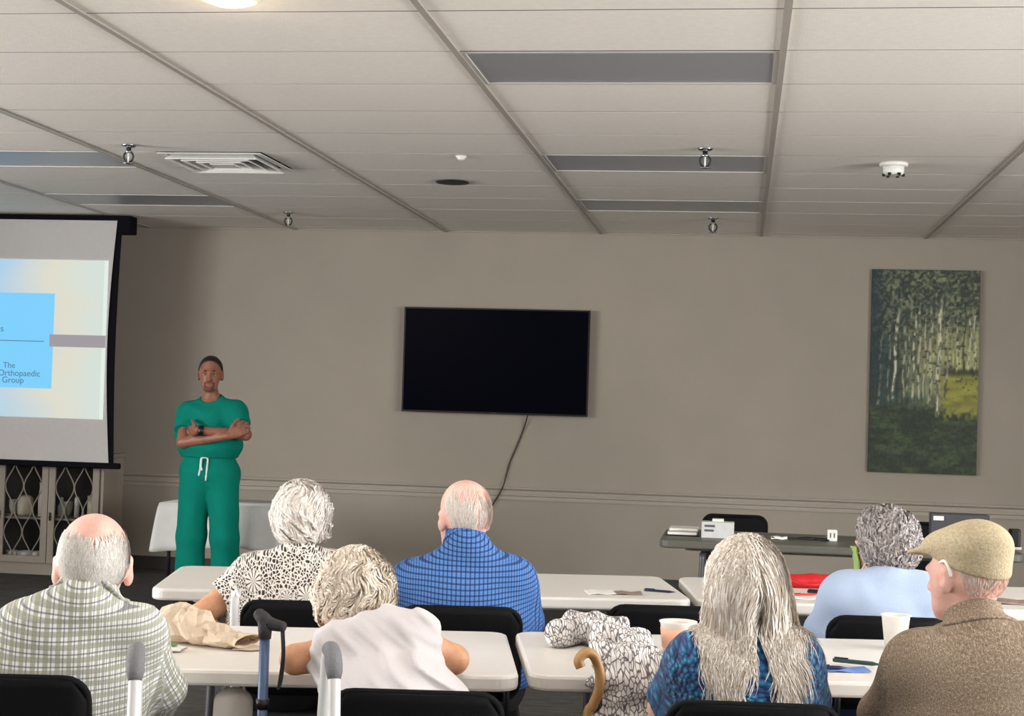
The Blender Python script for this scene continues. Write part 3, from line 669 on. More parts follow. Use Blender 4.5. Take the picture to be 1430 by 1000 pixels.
table('folding_table', (-.535-1.83*c1, 3.95-1.83*s1), A1, 'white folding table with the paper bag on it')
table('folding_table', (-.513, 3.975), A1, 'white folding table with the black and white scarf on it')
table('folding_table', (-2.03, 5.285), A2, 'white folding table in front of the man in blue checked shirt', L=1.92)
table('folding_table', (-.132, 5.69), A3, 'white folding table with the red bag on it')
table('grey_folding_table', (-.40, 8.17), 0, 'long grey table along the wall with boxes and papers on it', 'tablegrey', group='grey folding table')
# ------------------------------------------------------------------ chairs (origin on the floor under the seat, facing +y, backrest at y = -.21)
def make_chair(frame='blackmetal', wide=0):
    t = empty('stacking_chair', (0, 0, 0))
    g = MB(); W, z0, z1, r_ = .185, .50, .785, .05
    out = rrect(-W, z0, W, z1, r_, 5)
    # curved panel: front and back faces as fans of strips
    def pos(x, z, off): return (x, -.205-.05*(z-.5)/.28+.028*(x/W)**2+off, z)
    cols = 12; vs = []; fs = []
    for i in range(cols+1):
        x = -W+2*W*i/cols; ex = max(0, abs(x)-(W-r_)); dz = r_-math.sqrt(max(r_*r_-ex*ex, 0)) if ex > 0 else 0
        for z in (z0+dz, z0+dz+.02, (z0+z1)/2, z1-dz-.02, z1-dz):
            vs.append(pos(x, z, .009)); vs.append(pos(x, z, -.009))
    for i in range(cols):
        for k in range(4):
            a = (i*5+k)*2; b2 = ((i+1)*5+k)*2
            fs.append((a, a+2, b2+2, b2)); fs.append((a+1, b2+1, b2+3, a+3))
        a = (i*5)*2; b2 = ((i+1)*5)*2; fs.append((a, b2, b2+1, a+1)); a += 8; b2 += 8; fs.append((a, a+1, b2+1, b2))
    for i in (0, cols):
        for k in range(4):
            a = (i*5+k)*2; fs.append((a, a+1, a+3, a+2) if i == 0 else (a, a+2, a+3, a+1))
    g.add(vs, fs, True); bk = g.build('backrest', 'chairblack', t)
    rimp = [pos(x, z, 0) for x, z in out]; g = MB(); g.tube(rimp+[rimp[0]], .0095, 6, cap=False); g.build('rim', 'chairblack', bk)
    g = MB(); g.slab(rrect(-.2, -.19, .2, .2, .06, 5), .405, .435, .01); g.build('seat', 'chairseat', t)
    for s_ in (-1, 1):
        g = MB(); g.tube([(s_*.2, .19, 0), (s_*.19, .15, .40)], .011, 8); g.build('leg', frame, t)
        g = MB(); g.tube([(s_*.2, -.26, 0), (s_*.195, -.2, .40)], .011, 8); g.build('leg', frame, t)
        g = MB(); q_ = s_*(.2 if wide else .15)
        if wide: g.tube(bez([(s_*.2, -.19, .39), (s_*.208, -.215, .6), (s_*.208, -.245, .79), (s_*.200, -.25, .81)], 6), .0135, 10)
        else: g.tube([(q_, -.18, .40), (q_, -.205, .5), (q_, -.225, .62)], .010, 8)
        g.build('back_post', frame, t)
    return t
ch0 = make_chair(); ch1 = make_chair('whitetube', 1)
used = [False, False]
def chair(x, y, ang, label, proto=0, group='black stacking chairs'):
    src = (ch0, ch1)[proto]
    c = src if not used[proto] else copy_tree(src); used[proto] = True
    c.location = (x-.235*math.sin(ang), y+.235*math.cos(ang), 0); c.rotation_euler.z = ang
    return tag(c, label, 'chair', group)
chair(-1.60, 3.30, R(10), 'black stacking chair of the man in the green checked shirt')
chair(-.685, 3.39, R(8), 'black stacking chair of the woman in the white top')
chair(.045, 3.47, R(6), 'black stacking chair of the woman with long silver hair')
chair(.60, 3.46, R(10), 'dark stacking chair of the man in the tweed jacket')
chair(-.84, 4.80, R(10), 'black stacking chair of the man in the blue checked shirt')
chair(-.215, 5.05, R(8), 'empty black stacking chair between the scarf and the second row table')
chair(.475, 5.04, R(6), 'black stacking chair of the woman in the light blue top')
chair(-1.325, 4.74, R(10), 'black chair with white tube frame of the woman in patterned blouse', 1)
q = aty(1026, 735, 9.35); chair(q[0], 9.45, R(180), 'empty black stacking chair behind the grey table, by the printed box')
q = aty(1290, 745, 9.35); chair(q[0], 9.45, R(178), 'empty black stacking chair behind the grey table, by the dark box')
# ------------------------------------------------------------------ signed-distance modelling
def nrm(v): v = np.array(v, float); return v/(np.linalg.norm(v)+1e-12)
def smin(a, b, k):
    if k <= 0: return np.minimum(a, b)
    h = np.clip(.5+.5*(b-a)/k, 0, 1); return b*(1-h)+a*h-k*h*(1-h)
def smax(a, b, k): return -smin(-a, -b, k)
def cap(a, b, ra, rb=None, cut=None):
    a = np.array(a, float); b = np.array(b, float); rb = ra if rb is None else rb; d = b-a; L2 = d@d+1e-12
    def f(p):
        q = p-a; t = np.clip(q@d/L2, 0, 1); r_ = np.linalg.norm(q-t[:, None]*d, axis=1)-(ra+(rb-ra)*t)
        if cut is not None: r_ = smax(r_, (q@d/L2-cut)*math.sqrt(L2), .004)
        return r_
    rm = max(ra, rb); f.bb = (np.minimum(a, b)-rm, np.maximum(a, b)+rm); return f
def ecap(a, b, wa, da, wb, db, right):
    """tapered capsule with elliptical section: w along right, d across it"""
    a = np.array(a, float); b = np.array(b, float); ax = b-a; L = np.linalg.norm(ax); ax = ax/L; r_ = nrm(np.array(right)-ax*(np.array(right)@ax)); fr = np.cross(ax, r_)
    def f(p):
        q = p-a; s = q@ax; t = np.clip(s/L, 0, 1); w_ = wa+(wb-wa)*t; d_ = da+(db-da)*t; over = s-t*L
        k = np.sqrt((q@r_/w_)**2+(q@fr/d_)**2+(over/np.minimum(w_, d_))**2)
        return (k-1)*np.minimum(w_, d_)
    rm = max(wa, da, wb, db); f.bb = (np.minimum(a, b)-rm, np.maximum(a, b)+rm); return f
def ell(c, rad, B=None):
    c = np.array(c, float); rad = np.array(rad, float); B = np.eye(3) if B is None else np.array(B)   # rows of B: axes
    def f(p):
        q = (p-c)@B.T; k0 = np.linalg.norm(q/rad, axis=1); k1 = np.linalg.norm(q/rad**2, axis=1)
        return k0*(k0-1)/(k1+1e-9)
    f.bb = (c-rad.max(), c+rad.max()); return f
CULL = .11
def far(fn, lo, hi):
    bb = getattr(fn, 'bb', None)
    return bb is not None and (np.any(bb[0]-hi > CULL) or np.any(lo-bb[1] > CULL))
def union(items):
    def f(p):
        d = None; lo = p.min(0); hi = p.max(0)
        for fn, k in items:
            if far(fn, lo, hi): continue
            e = fn(p); d = e if d is None else smin(d, e, k)
        return np.full(len(p), .2) if d is None else d
    if all(hasattr(fn, 'bb') for fn, k in items): f.bb = (np.min([fn.bb[0] for fn, k in items], 0), np.max([fn.bb[1] for fn, k in items], 0))
    return f
def wob(p, freq, seed, n=5):
    r_ = np.random.RandomState(seed); o = np.zeros(len(p))
    for i in range(n):
        k = r_.randn(3); k /= np.linalg.norm(k); o += np.sin((p@k)*freq*r_.uniform(.6, 1.6)+r_.uniform(0, 6.28))
    return o/n
def folds(p, direction, freq, seed, sharp=2):
    """ridged folds running across `direction`"""
    d = nrm(direction); ph = (p@d)*freq+2.2*wob(p, 9, seed, 4)+1.5*wob(p, 20, seed+1, 3)
    m_ = np.clip(.5+.9*wob(p, 12, seed+2, 4), 0, 1)
    return ((.5+.5*np.sin(ph))**sharp)*m_
def polygonise(f, lo, hi, h):
    lo = np.array(lo, float); n = np.ceil((np.array(hi)-lo)/h).astype(int)+1; B = 6; nb = (n+B-1)//B; n = nb*B
    ax = [np.arange(nb[i])*B*h+lo[i]+B*h/2 for i in range(3)]
    P = np.stack(np.meshgrid(*ax, indexing='ij'), -1).reshape(-1, 3); dc = f(P).reshape(nb); B = 6
    keep = np.abs(dc) < B*h*.87*1.25+.022
    full = np.repeat(np.repeat(np.repeat(np.where(dc < 0, -1., 1.), B, 0), B, 1), B, 2)
    mask = np.repeat(np.repeat(np.repeat(keep, B, 0), B, 1), B, 2); ijk = np.argwhere(mask)
    sup = ijk//(B*3); key = (sup[:, 0]*4096+sup[:, 1])*4096+sup[:, 2]; order = np.argsort(key, kind='stable'); ijk = ijk[order]; key = key[order]
    cuts = np.concatenate([[0], np.flatnonzero(np.diff(key))+1, [len(key)]]); vals = np.empty(len(ijk))
    for s0, s1_ in zip(cuts[:-1], cuts[1:]): vals[s0:s1_] = f(lo+ijk[s0:s1_]*h)
    full[tuple(ijk.T)] = vals; D = full
    s = D < 0; c = np.zeros(np.array(D.shape)-1, int)
    for dx in (0, 1):
        for dy in (0, 1):
            for dz in (0, 1): c += s[dx:D.shape[0]-1+dx, dy:D.shape[1]-1+dy, dz:D.shape[2]-1+dz]
    act = (c > 0) & (c < 8); A = np.argwhere(act); idx = -np.ones(act.shape, int); idx[act] = np.arange(len(A))
    acc = np.zeros((len(A), 3)); cnt = np.zeros(len(A))
    cor = [np.array(q) for q in ((0,0,0),(1,0,0),(0,1,0),(1,1,0),(0,0,1),(1,0,1),(0,1,1),(1,1,1))]
    for a in range(8):
        for b in range(a+1, 8):
            if np.abs(cor[a]-cor[b]).sum() != 1: continue
            da = D[tuple((A+cor[a]).T)]; db_ = D[tuple((A+cor[b]).T)]; m_ = (da < 0) != (db_ < 0); t = np.where(m_, da/(da-db_+1e-15), 0)
            acc[m_] += cor[a]+t[m_, None]*(cor[b]-cor[a]); cnt[m_] += 1
    V = lo+(A+acc/cnt[:, None])*h; faces = []
    for axis in range(3):
        o1, o2 = [(1, 2), (2, 0), (0, 1)][axis]
        sl0 = [slice(None)]*3; sl1 = [slice(None)]*3; sl0[axis] = slice(0, -1); sl1[axis] = slice(1, None)
        e = s[tuple(sl0)] != s[tuple(sl1)]; E_ = np.argwhere(e); E_ = E_[(E_[:, o1] > 0) & (E_[:, o2] > 0) & (E_[:, o1] < act.shape[o1]) & (E_[:, o2] < act.shape[o2])]
        u1 = np.zeros(3, int); u1[o1] = 1; u2 = np.zeros(3, int); u2[o2] = 1
        q = np.stack([idx[tuple((E_-u1-u2).T)], idx[tuple((E_-u2).T)], idx[tuple(E_.T)], idx[tuple((E_-u1).T)]], 1)
        inside = s[tuple(E_.T)]; q[~inside] = q[~inside][:, ::-1]; faces.append(q)
    return V, np.concatenate(faces)
def np_mesh(name, V, Fq, m, parent=None, attrs=None, smooth=True):
    me = bpy.data.meshes.new(name); n = len(Fq); k = Fq.shape[1]
    me.vertices.add(len(V)); me.vertices.foreach_set('co', V.astype(np.float32).ravel())
    me.loops.add(n*k); me.loops.foreach_set('vertex_index', Fq.astype(np.int32).ravel())
    me.polygons.add(n); me.polygons.foreach_set('loop_start', np.arange(0, n*k, k, dtype=np.int32)); me.polygons.foreach_set('loop_total', np.full(n, k, np.int32))
    me.polygons.foreach_set('use_smooth', np.full(n, smooth)); me.update(calc_edges=True); me.validate()
    for an, (ty, dat) in (attrs or {}).items():
        at_ = me.attributes.new(an, ty, 'POINT'); at_.data.foreach_set('value' if ty == 'FLOAT' else 'vector', np.asarray(dat, np.float32).ravel())
    me.materials.append(M[m]); o = bpy.data.objects.new(name, me); C.objects.link(o)
    if parent is not None: o.parent = parent
    return o
def sdf_obj(name, f, lo, hi, h, m, parent, uv=None, var=None):
    V, Fq = polygonise(f, lo, hi, h); at_ = {}
    if uv is not None: at_['cuv'] = ('FLOAT_VECTOR', uv(V))
    if var is not None: at_['var'] = ('FLOAT', var(V))
    return np_mesh(name, V, Fq, m, parent, at_)
def grad(f, p, e=.002):
    return np.stack([f(p+np.array(q)*e)-f(p-np.array(q)*e) for q in ((1, 0, 0), (0, 1, 0), (0, 0, 1))], 1)/(2*e)
def ribbons(paths, widths, normals, var):
    """paths (n,steps,3): flat tapering locks facing along normals"""
    n, s_, _ = paths.shape; tan = np.gradient(paths, axis=1); side = np.cross(tan, normals); side /= np.linalg.norm(side, axis=2)[..., None]+1e-9
    prof = np.minimum(1, np.minimum(np.linspace(.6, 3, s_), np.linspace(2.6, .15, s_)))
    off = side*(widths[:, None]*prof[None])[..., None]*.5
    V = np.stack([paths-off, paths+off+normals*.0008], 2).reshape(-1, 3); base = (np.arange(n)*s_*2)[:, None]+np.arange(s_-1)[None]*2
    Fq = np.stack([base, base+1, base+3, base+2], -1).reshape(-1, 4); return V, Fq, np.repeat(var, s_*2)
def grow(roots, surf, steps, ds, flow, off, rng, stick=1.0, jitter=.15):
    """grow locks over a surface; off(t) height above it; stick pulls back to the surface"""
    p = roots.copy(); path = []; norms = []; n = len(p); ph = rng.rand(n)*6.28
    for i in range(steps):
        t = i/(steps-1); d = surf(p); g_ = grad(surf, p); g_ /= np.linalg.norm(g_, axis=1)[:, None]+1e-9
        o_ = off(t, n); push = np.where(d < o_, o_-d, (o_-d)*stick); p = p+g_*push[:, None]
        path.append(p.copy()); norms.append(g_)
        v = flow(p, t, ph); v = v+rng.randn(n, 3)*jitter; v = v-g_*np.maximum(0, -(v*g_).sum(1))[:, None]*1.0
        v /= np.linalg.norm(v, axis=1)[:, None]+1e-9; p = p+v*(ds[:, None] if hasattr(ds, '__len__') else ds)
    return np.stack(path, 1), np.stack(norms, 1)
# ------------------------------------------------------------------ people
Z = np.array([0, 0, 1.])
def frame_from(yaw, pitch=0, roll=0):
    """rows: right, forward, up for a head turned by yaw (0 = +y, positive to the left), nodding down by pitch"""
    f = np.array([-math.sin(yaw)*math.cos(pitch), math.cos(yaw)*math.cos(pitch), -math.sin(pitch)]); r_ = nrm(np.cross(f, Z)); u = np.cross(r_, f)
    r2 = r_*math.cos(roll)+u*math.sin(roll); u2 = -r_*math.sin(roll)+u*math.cos(roll); return np.array([r2, f, u2])
def head_parts(c, B, s=1.0, ears=True):
    L = lambda x, y, z: c+s*(x*B[0]+y*B[1]+z*B[2])
    e3 = lambda x, y, z, a, b_, d: ell(L(x, y, z), np.array([a, b_, d])*s, B)
    cran = [(e3(0, -.012, .03, .074, .094, .084), 0), (e3(0, -.03, -.005, .066, .07, .06), .03)]
    it = cran+[(e3(0, .035, -.03, .061, .058, .07), .03), (e3(0, .048, -.085, .046, .042, .03), .03),
               (e3(0, .082, .012, .05, .014, .012), .02), (cap(L(0, .092, .005), L(0, .112, -.035), .008*s, .012*s), .012), (e3(.014, .1, -.038, .01, .01, .008), .008), (e3(-.014, .1, -.038, .01, .01, .008), .008),
               (e3(0, .09, -.066, .022, .010, .006), .008), (e3(0, .088, -.076, .02, .010, .006), .008), (e3(0, .082, -.1, .02, .014, .014), .014)]
    if ears:
        for q in (-1, 1):
            Be = np.array([nrm(B[0]*q*.9-B[1]*.42), nrm(B[1]*.9+B[0]*q*.42), B[2]])
            it += [(ell(L(q*.078, -.008, -.008), np.array([.009, .019, .032])*s, Be), .006), (ell(L(q*.075, -.002, -.034), np.array([.008, .011, .012])*s, Be), .006)]
    def f(p):
        d = union(it)(p)
        for q in (-1, 1):
            d = smax(d, -e3(q*.03, .094, -.002, .017, .014, .011)(p), .012)
            if ears: d = smax(d, -ell(L(q*.090, .0, -.004), np.array([.007, .010, .018])*s, B)(p), .004)
        d = smax(d, -e3(0, .106, -.071, .024, .008, .0022)(p), .004)
        return d
    return f, union(cran), L
def hand_parts(wr, d, palm, side, s=1.0, curl=.5):
    """prims of a hand: wrist, direction, palm-facing normal, thumb side vector"""
    d = nrm(d); n = nrm(np.array(palm)-d*(np.array(palm)@d)); sd = nrm(np.cross(n, d))*1.0
    if sd@np.array(side) < 0: sd = -sd
    wr = np.array(wr, float); it = [(ecap(wr+d*.02*s, wr+d*.075*s, .030*s, .014*s, .038*s, .013*s, sd), .015)]
    for i, (o_, ln) in enumerate(((.028, .068), (.009, .076), (-.010, .070), (-.028, .054))):
        p = wr+d*.085*s+sd*o_*s; a = 0
        for k, fr in enumerate((.42, .32, .26)):
            a += curl*(.55 if k == 0 else .7); v = d*math.cos(a)+n*math.sin(a); p2 = p+v*ln*fr*s*1.05
            it.append((cap(p, p2, (.0088-.0008*k)*s, (.0082-.0008*k)*s), .005)); p = p2
    p = wr+d*.03*s+sd*.028*s
    for k, ln in enumerate((.036, .032, .024)):
        a = .75-.25*k; v = nrm(d*math.cos(a)+sd*math.sin(a)+n*(.25+.2*k)*curl*2); p2 = p+v*ln*s; it.append((cap(p, p2, (.0115-.001*k)*s, (.0105-.001*k)*s), .008)); p = p2
    return it
def build_person(name, label, J, look, skin_m, shirt, pants, hair_fn=None, sh=None, h=.0058, hs=1.0, group=None, chest=None, sleeve=(1.0, .92), shirt_h=.007, shirt_off=None, neck_cut=.0,
                 collar=None, shoe='shoe', arm_r=1.0, ears=True, hands=None, sitting=True, sr=1.0, neckline=.0, torso_d=1.0, shirt_name='shirt', extra_shirt=None, split_z=None):
    """J: world joints. Returns root, a dict of fields and the local frame"""
    base = np.array([J['pelvis'][0], J['pelvis'][1], 0.])
    J = {k: np.array(v, float)-base for k, v in J.items()}
    root = empty(name, base); tag(root, label, 'person', group)
    B = frame_from(*look); hc = J['head']; hf, cran, L = head_parts(hc, B, hs, ears)
    right = nrm((J['shR']-J['shL'])*np.array([1, 1, 0])); fwd = np.array([-right[1], right[0], 0])
    pel = J['pelvis']; c7 = J['c7']; shm = (J['shL']+J['shR'])/2; hw = np.linalg.norm(J['shR']-J['shL'])/2
    ch = chest or {}
    cw, cdp, bw, bd, pw_, pd = ch.get('cw', hw*.92), ch.get('cd', .105), ch.get('bw', hw*.86), ch.get('bd', .115), ch.get('pw', hw*.9), ch.get('pd', .12)
    mid = shm*.5+pel*.5+fwd*ch.get('belly', .0)-np.array([0, 0, 0]); top = shm-Z*.05
    torso = [(ecap(top, mid, cw, cdp, bw, bd, right), 0), (ecap(mid, pel+Z*.02, bw, bd, pw_, pd, right), .05), (cap(J['shL'], J['shR'], .052), .05)]
    nd = nrm(hc-B[2]*.04-c7); tax = nrm(shm-pel); ndir = nrm(nd*.5+tax*.5); ufr = nrm(np.cross(tax, -right)); ufr = ufr if ufr@fwd > -.2 else -ufr
    torso += [(cap(c7-ndir*.030, J['sh'+q]*.75+c7*.25-ndir*.02, .036, .040), .05) for q in 'LR']
    neck = cap(hc-B[2]*.05*hs-B[1]*.022*hs, c7-Z*.02+fwd*.030, .048*hs, .054*hs)
    arms = {}; low = {}
    for q in 'LR':
        arms[q] = (cap(J['sh'+q], J['el'+q], .047*arm_r, .038*arm_r), cap(J['el'+q], J['wr'+q], .038*arm_r, .025*arm_r))
    legs = []
    for q, s_ in (('L', -1), ('R', 1)):
        hip = pel+right*s_*.085; kn, an = J['kn'+q], J['an'+q]; toe = J.get('toe'+q, an+fwd*.15-Z*(an[2]-.03))
        low[q] = (hip, kn, an, toe); legs += [(cap(hip, kn, .075, .055), .03), (cap(kn, an, .052, .036), .02), (cap(an-Z*.03, toe, .034, .026), .02)]
    hp = []
    for q in 'LR':
        if hands and q in hands: dd, pn, sd, cu = hands[q]
        else: dd, pn, sd, cu = nrm(J['wr'+q]-J['el'+q]), -Z, right*(1 if q == 'L' else -1), .5
        hp += hand_parts(J['wr'+q], dd, pn, sd, 1.0*arm_r**.5, cu)
    body_items = [(hf, 0), (neck, .025)]+[(fn, max(k, .03)) for fn, k in torso]
    inner = union(body_items)
    limb = [(arms[q][i], .03 if i == 0 else .012) for q in 'LR' for i in (0, 1)]+hp+legs
    def bodyf(p):
        d = smax(union([(neck, 0)]+[(fn, max(k, .03)) for fn, k in torso])(p)+.004, -1e9*np.ones(len(p)), 0); d = d if far(cran, p.min(0)-.08, p.max(0)+.08) else smin(hf(p), d, .025)
        lo_ = p.min(0); hi_ = p.max(0)
        for fn, k in limb:
            if not far(fn, lo_, hi_): d = smin(d, fn(p), k)
        return d
    pts = np.array(list(J.values())+[low[q][3] for q in 'LR']); lo = pts.min(0)-.26; hi = pts.max(0)+.26; lo[2] = -.02
    lo2 = lo.copy()
    sdf_obj('body', bodyf, lo2, hi, h, skin_m, root)
    # shirt
    so = shirt_off or (lambda p: 0.)
    gl = {}; tor = union([(fn, k) for fn, k in torso])
    slv = {}
    for q in 'LR':
        a, e, w_ = J['sh'+q], J['el'+q], J['wr'+q]; r0 = .060*arm_r*sr
        if sleeve[0] < .999: slv[q] = [cap(a, e, r0, .052*arm_r*sr, cut=sleeve[0])]
        else: slv[q] = [cap(a, e, r0, .050*arm_r*sr), cap(e, w_, .050*arm_r*sr, .036*arm_r*sr, cut=sleeve[1])]
    ncen = c7+ufr*.030+ndir*(.010+neckline); nr = ch.get('nr', .062)*hs; ntilt = nrm(ndir+ufr*(.0 if collar else .18))
    def shirtf(p):
        d = tor(p)-.012; o_ = so(p); d = d-o_
        for q in 'LR':
            for i, fn in enumerate(slv[q]): d = smin(d, fn(p)-o_*.8, .045 if i == 0 else .02)
        d = smax(d, -cap(ncen, ncen+ntilt*.2, nr, nr)(p), .012)
        d = smax(d, (p-ncen)@ntilt-(-.006 if collar else .010), .010)
        hem = pel[2]-.02 if split_z is None else split_z
        d = smax(d, hem-p[:, 2], .006)
        if extra_shirt is not None: d = extra_shirt(p, d)
        return d
    def shuv(V):
        dt = tor(V); best = dt.copy(); qv = V-mid; th = np.arctan2(qv@right, -(qv@fwd)); Rr = hw*.95
        lin_ = qv@right; u = np.where(np.abs(th) < 1.35, lin_+.25*lin_**3/(hw*hw), np.sign(th)*(hw*1.25+(np.abs(th)-1.35)*.12)); out_ = np.stack([u, V[:, 2]-.35*(qv@fwd), 0*u], 1)
        for q, s_ in (('L', -1), ('R', 1)):
            lenacc = 0.
            segs = [(J['sh'+q], J['el'+q])]+([(J['el'+q], J['wr'+q])] if sleeve[0] >= .999 else [])
            for a, b2 in segs:
                ax = b2-a; Ln = np.linalg.norm(ax); ax = ax/Ln; e = V-a; s0 = e@ax; dd = cap(a, b2, .058, .045)(V); sel = (dd < best-.012) & (s0 > -.02 if lenacc == 0 else s0 > 0)
                r1 = nrm(fwd*1.0-ax*(fwd@ax)); r2 = np.cross(ax, r1); an_ = np.arctan2(e@r2, -(e@r1))
                out_[sel] = np.stack([an_*.052+.4*s_, -(s0+lenacc)+.9, 0*an_], 1)[sel]; best = np.where(sel, dd+.012, best); lenacc += Ln
        return out_
    shirt_o = sdf_obj(shirt_name, shirtf, np.minimum(lo, hi), hi, shirt_h, shirt, root, shuv)
    # trousers and shoes
    tr = [(ecap(pel+Z*.06, pel-Z*.01, pw_+.004, pd+.004, pw_+.008, pd+.008, right), 0)]+[x for q in 'LR' for x in ((cap(low[q][0], low[q][1], .088, .072), .04), (cap(low[q][1], low[q][2], .068, .055, cut=.94), .02))]
    if split_z is None and pants: 
        trf = lambda p: union(tr)(p)
        sdf_obj('trousers', trf, lo, hi, .011, pants, root)
    for q in 'LR':
        an, toe = low[q][2], low[q][3]; sd_ = nrm(toe-an); 
        shf = lambda p, an=an, toe=toe: smax(smin(cap(an*np.array([1, 1, 0])+Z*.045, toe*np.array([1, 1, 0])+Z*.04, .046, .042)(p), cap(an, an+Z*.03-fwd*.005, .046)(p), .02), .004-p[:, 2], .004)
        m_, x_ = np.minimum(an, toe)-.09, np.maximum(an, toe)+.09; m_[2] = -.01
        sdf_obj('shoe', shf, m_, x_, .009, shoe, root)
    if collar:
        # folded collar: a band that stands round the neck and lies over the shirt below it
        rI, hgt, rake, fold = collar
        cc = c7+ufr*.026+ndir*.004; up = nrm(ndir+ufr*rake*.6); ax2 = nrm(np.cross(up, right))
        def cyl(p): q = p-cc; return np.sqrt((q@right)**2+((q@ax2)/1.06)**2)
        def colf(p):
            hh = (p-cc)@up; r_ = cyl(p)
            outer = smin(smin(tor(p)-.012-so(p)-.005, union([(slv[q][0], 0) for q in 'LR'])(p)-.004, .02), r_-(rI+.011+.10*np.clip(-hh, -.03, .03)), .012)
            d = smax(outer, rI-.004-r_, .003); d = smax(d, r_-(rI+.026+fold), .004); return smax(d, np.maximum(hh-hgt, -.024-hh), .004)
        def coluv(V): q = V-cc; return np.stack([np.arctan2(q@right, -(q@ax2))*.075, q@up, 0*V[:, 0]], 1)
        sdf_obj('collar', colf, cc-.14, cc+.14, .0042, shirt, root, coluv)
    fields = dict(root=root, base=base, J=J, B=B, hc=hc, cran=cran, head=hf, L=L, hs=hs, shirt=shirtf, right=right, fwd=fwd, neck=neck, body=bodyf, low=low, lo=lo, hi=hi)
    if hair_fn: hair_fn(fields)
    return fields
def face_bits(P, iris='eyedark', browm='brow'):
    """eyes, brows and lips as small parts"""
    L, B, hs, root = P['L'], P['B'], P['hs'], P['root']
    def ball(name, c, rad, m):
        g = MB(); n, k = 10, 8
        for_ = []
        vs = []; fs = []
        for i in range(k+1):
            a = math.pi*i/k
            for j in range(n):
                b2 = 2*math.pi*j/n; q = np.array([math.sin(a)*math.cos(b2), math.sin(a)*math.sin(b2), math.cos(a)])*rad; vs.append(c+q[0]*B[0]+q[1]*B[1]+q[2]*B[2])
        for i in range(k):
            for j in range(n): fs.append((i*n+j, i*n+(j+1) % n, (i+1)*n+(j+1) % n, (i+1)*n+j))
        g.add(vs, fs, True); return g.build(name, m, root)
    for q in (-1, 1):
        ball('eye', L(q*.030, .0775, -.002), np.array([.011, .0095, .0055])*hs, 'eyewhite'); ball('iris', L(q*.030, .0865, -.001), np.array([.005, .003, .0045])*hs, iris)
        g = MB(); g.tube([L(q*.014, .094, .016), L(q*.03, .092, .021), L(q*.047, .078, .015)], [.003*hs, .0042*hs, .002*hs], 6); g.build('eyebrow', browm, root)
    g = MB(); g.tube([L(-.022, .088, -.070), L(0, .100, -.068), L(.022, .088, -.070)], [.002*hs, .0042*hs, .002*hs], 6); g.build('lips', 'lip', root)
def scalp_roots(P, n, rng, keep, grow_out=.002):
    """random points on the cranium (local head coords tested by keep(x,y,z))"""
    out = []; tot = 0
    while tot < n:
        v = rng.randn(n*2, 3); v /= np.linalg.norm(v, axis=1)[:, None]; q = v*np.array([.078, .098, .088])+np.array([0, -.012, .028]); q = q[keep(q[:, 0], q[:, 1], q[:, 2])]; out.append(q); tot += len(q)
        if len(q) == 0: break
    q = np.concatenate(out)[:n]*P['hs']; return P['hc']+q@P['B']
def hair_shell(P, name, thick, keep_d, m, seed, amp=.004, freq=60, h=.005, extra=None, lo=.0, var=(.3, .5)):
    """volume over the cranium cut by keep_d(local coords)->distance"""
    B, hc, hs = P['B'], P['hc'], P['hs']
    def f(p):
        q = (p-hc)@B.T/hs; d = P['cran'](p)-thick-amp*wob(p, freq, seed, 7)
        if extra is not None: d = extra(p, q, d)
        return smax(d, keep_d(q)*hs, .006)
    return f, sdf_obj(name, f, hc-.24*hs, hc+.2*hs, h, m, P['root'], None, lambda V: var[0]+var[1]*(.5+.5*wob(V, freq*1.5, seed+5, 5)))
def add_locks(P, name, roots, surf, m, rng, steps, ds, flow, off, width, stick=1.0, jitter=.15, vr=(0, 1)):
    paths, nr_ = grow(roots, surf, steps, ds, flow, off, rng, stick, jitter)
    n = len(roots); V, Fq, va = ribbons(paths, width*(.6+.8*rng.rand(n)), nr_, vr[0]+(vr[1]-vr[0])*rng.rand(n)); return np_mesh(name, V, Fq, m, P['root'], {'var': ('FLOAT', va)}, smooth=False)
def seated(x, y, ang, pz=.53, spread=.1, kz=.49):
    """pelvis, knees, ankles of someone sitting with the chair back at (x, y), facing ang"""
    f = np.array([-math.sin(ang), math.cos(ang), 0]); r_ = np.array([math.cos(ang), math.sin(ang), 0]); p = np.array([x, y, 0])+f*.16; J = {'pelvis': p+Z*pz}
    for q, s_ in (('L', -1), ('R', 1)):
        J['kn'+q] = p+f*.40+r_*s_*(spread+.03)+Z*kz; J['an'+q] = p+f*.36+r_*s_*(spread+.03)+Z*.09
    return J
def lap(J, ang):
    f = np.array([-math.sin(ang), math.cos(ang), 0])
    for q in 'LR':
        if 'wr'+q not in J: J['wr'+q] = (J['kn'+q]*.55+J['pelvis']*.45)*np.array([1, 1, 0])+Z*.615
    return J
down = lambda P: -P['B'][2]
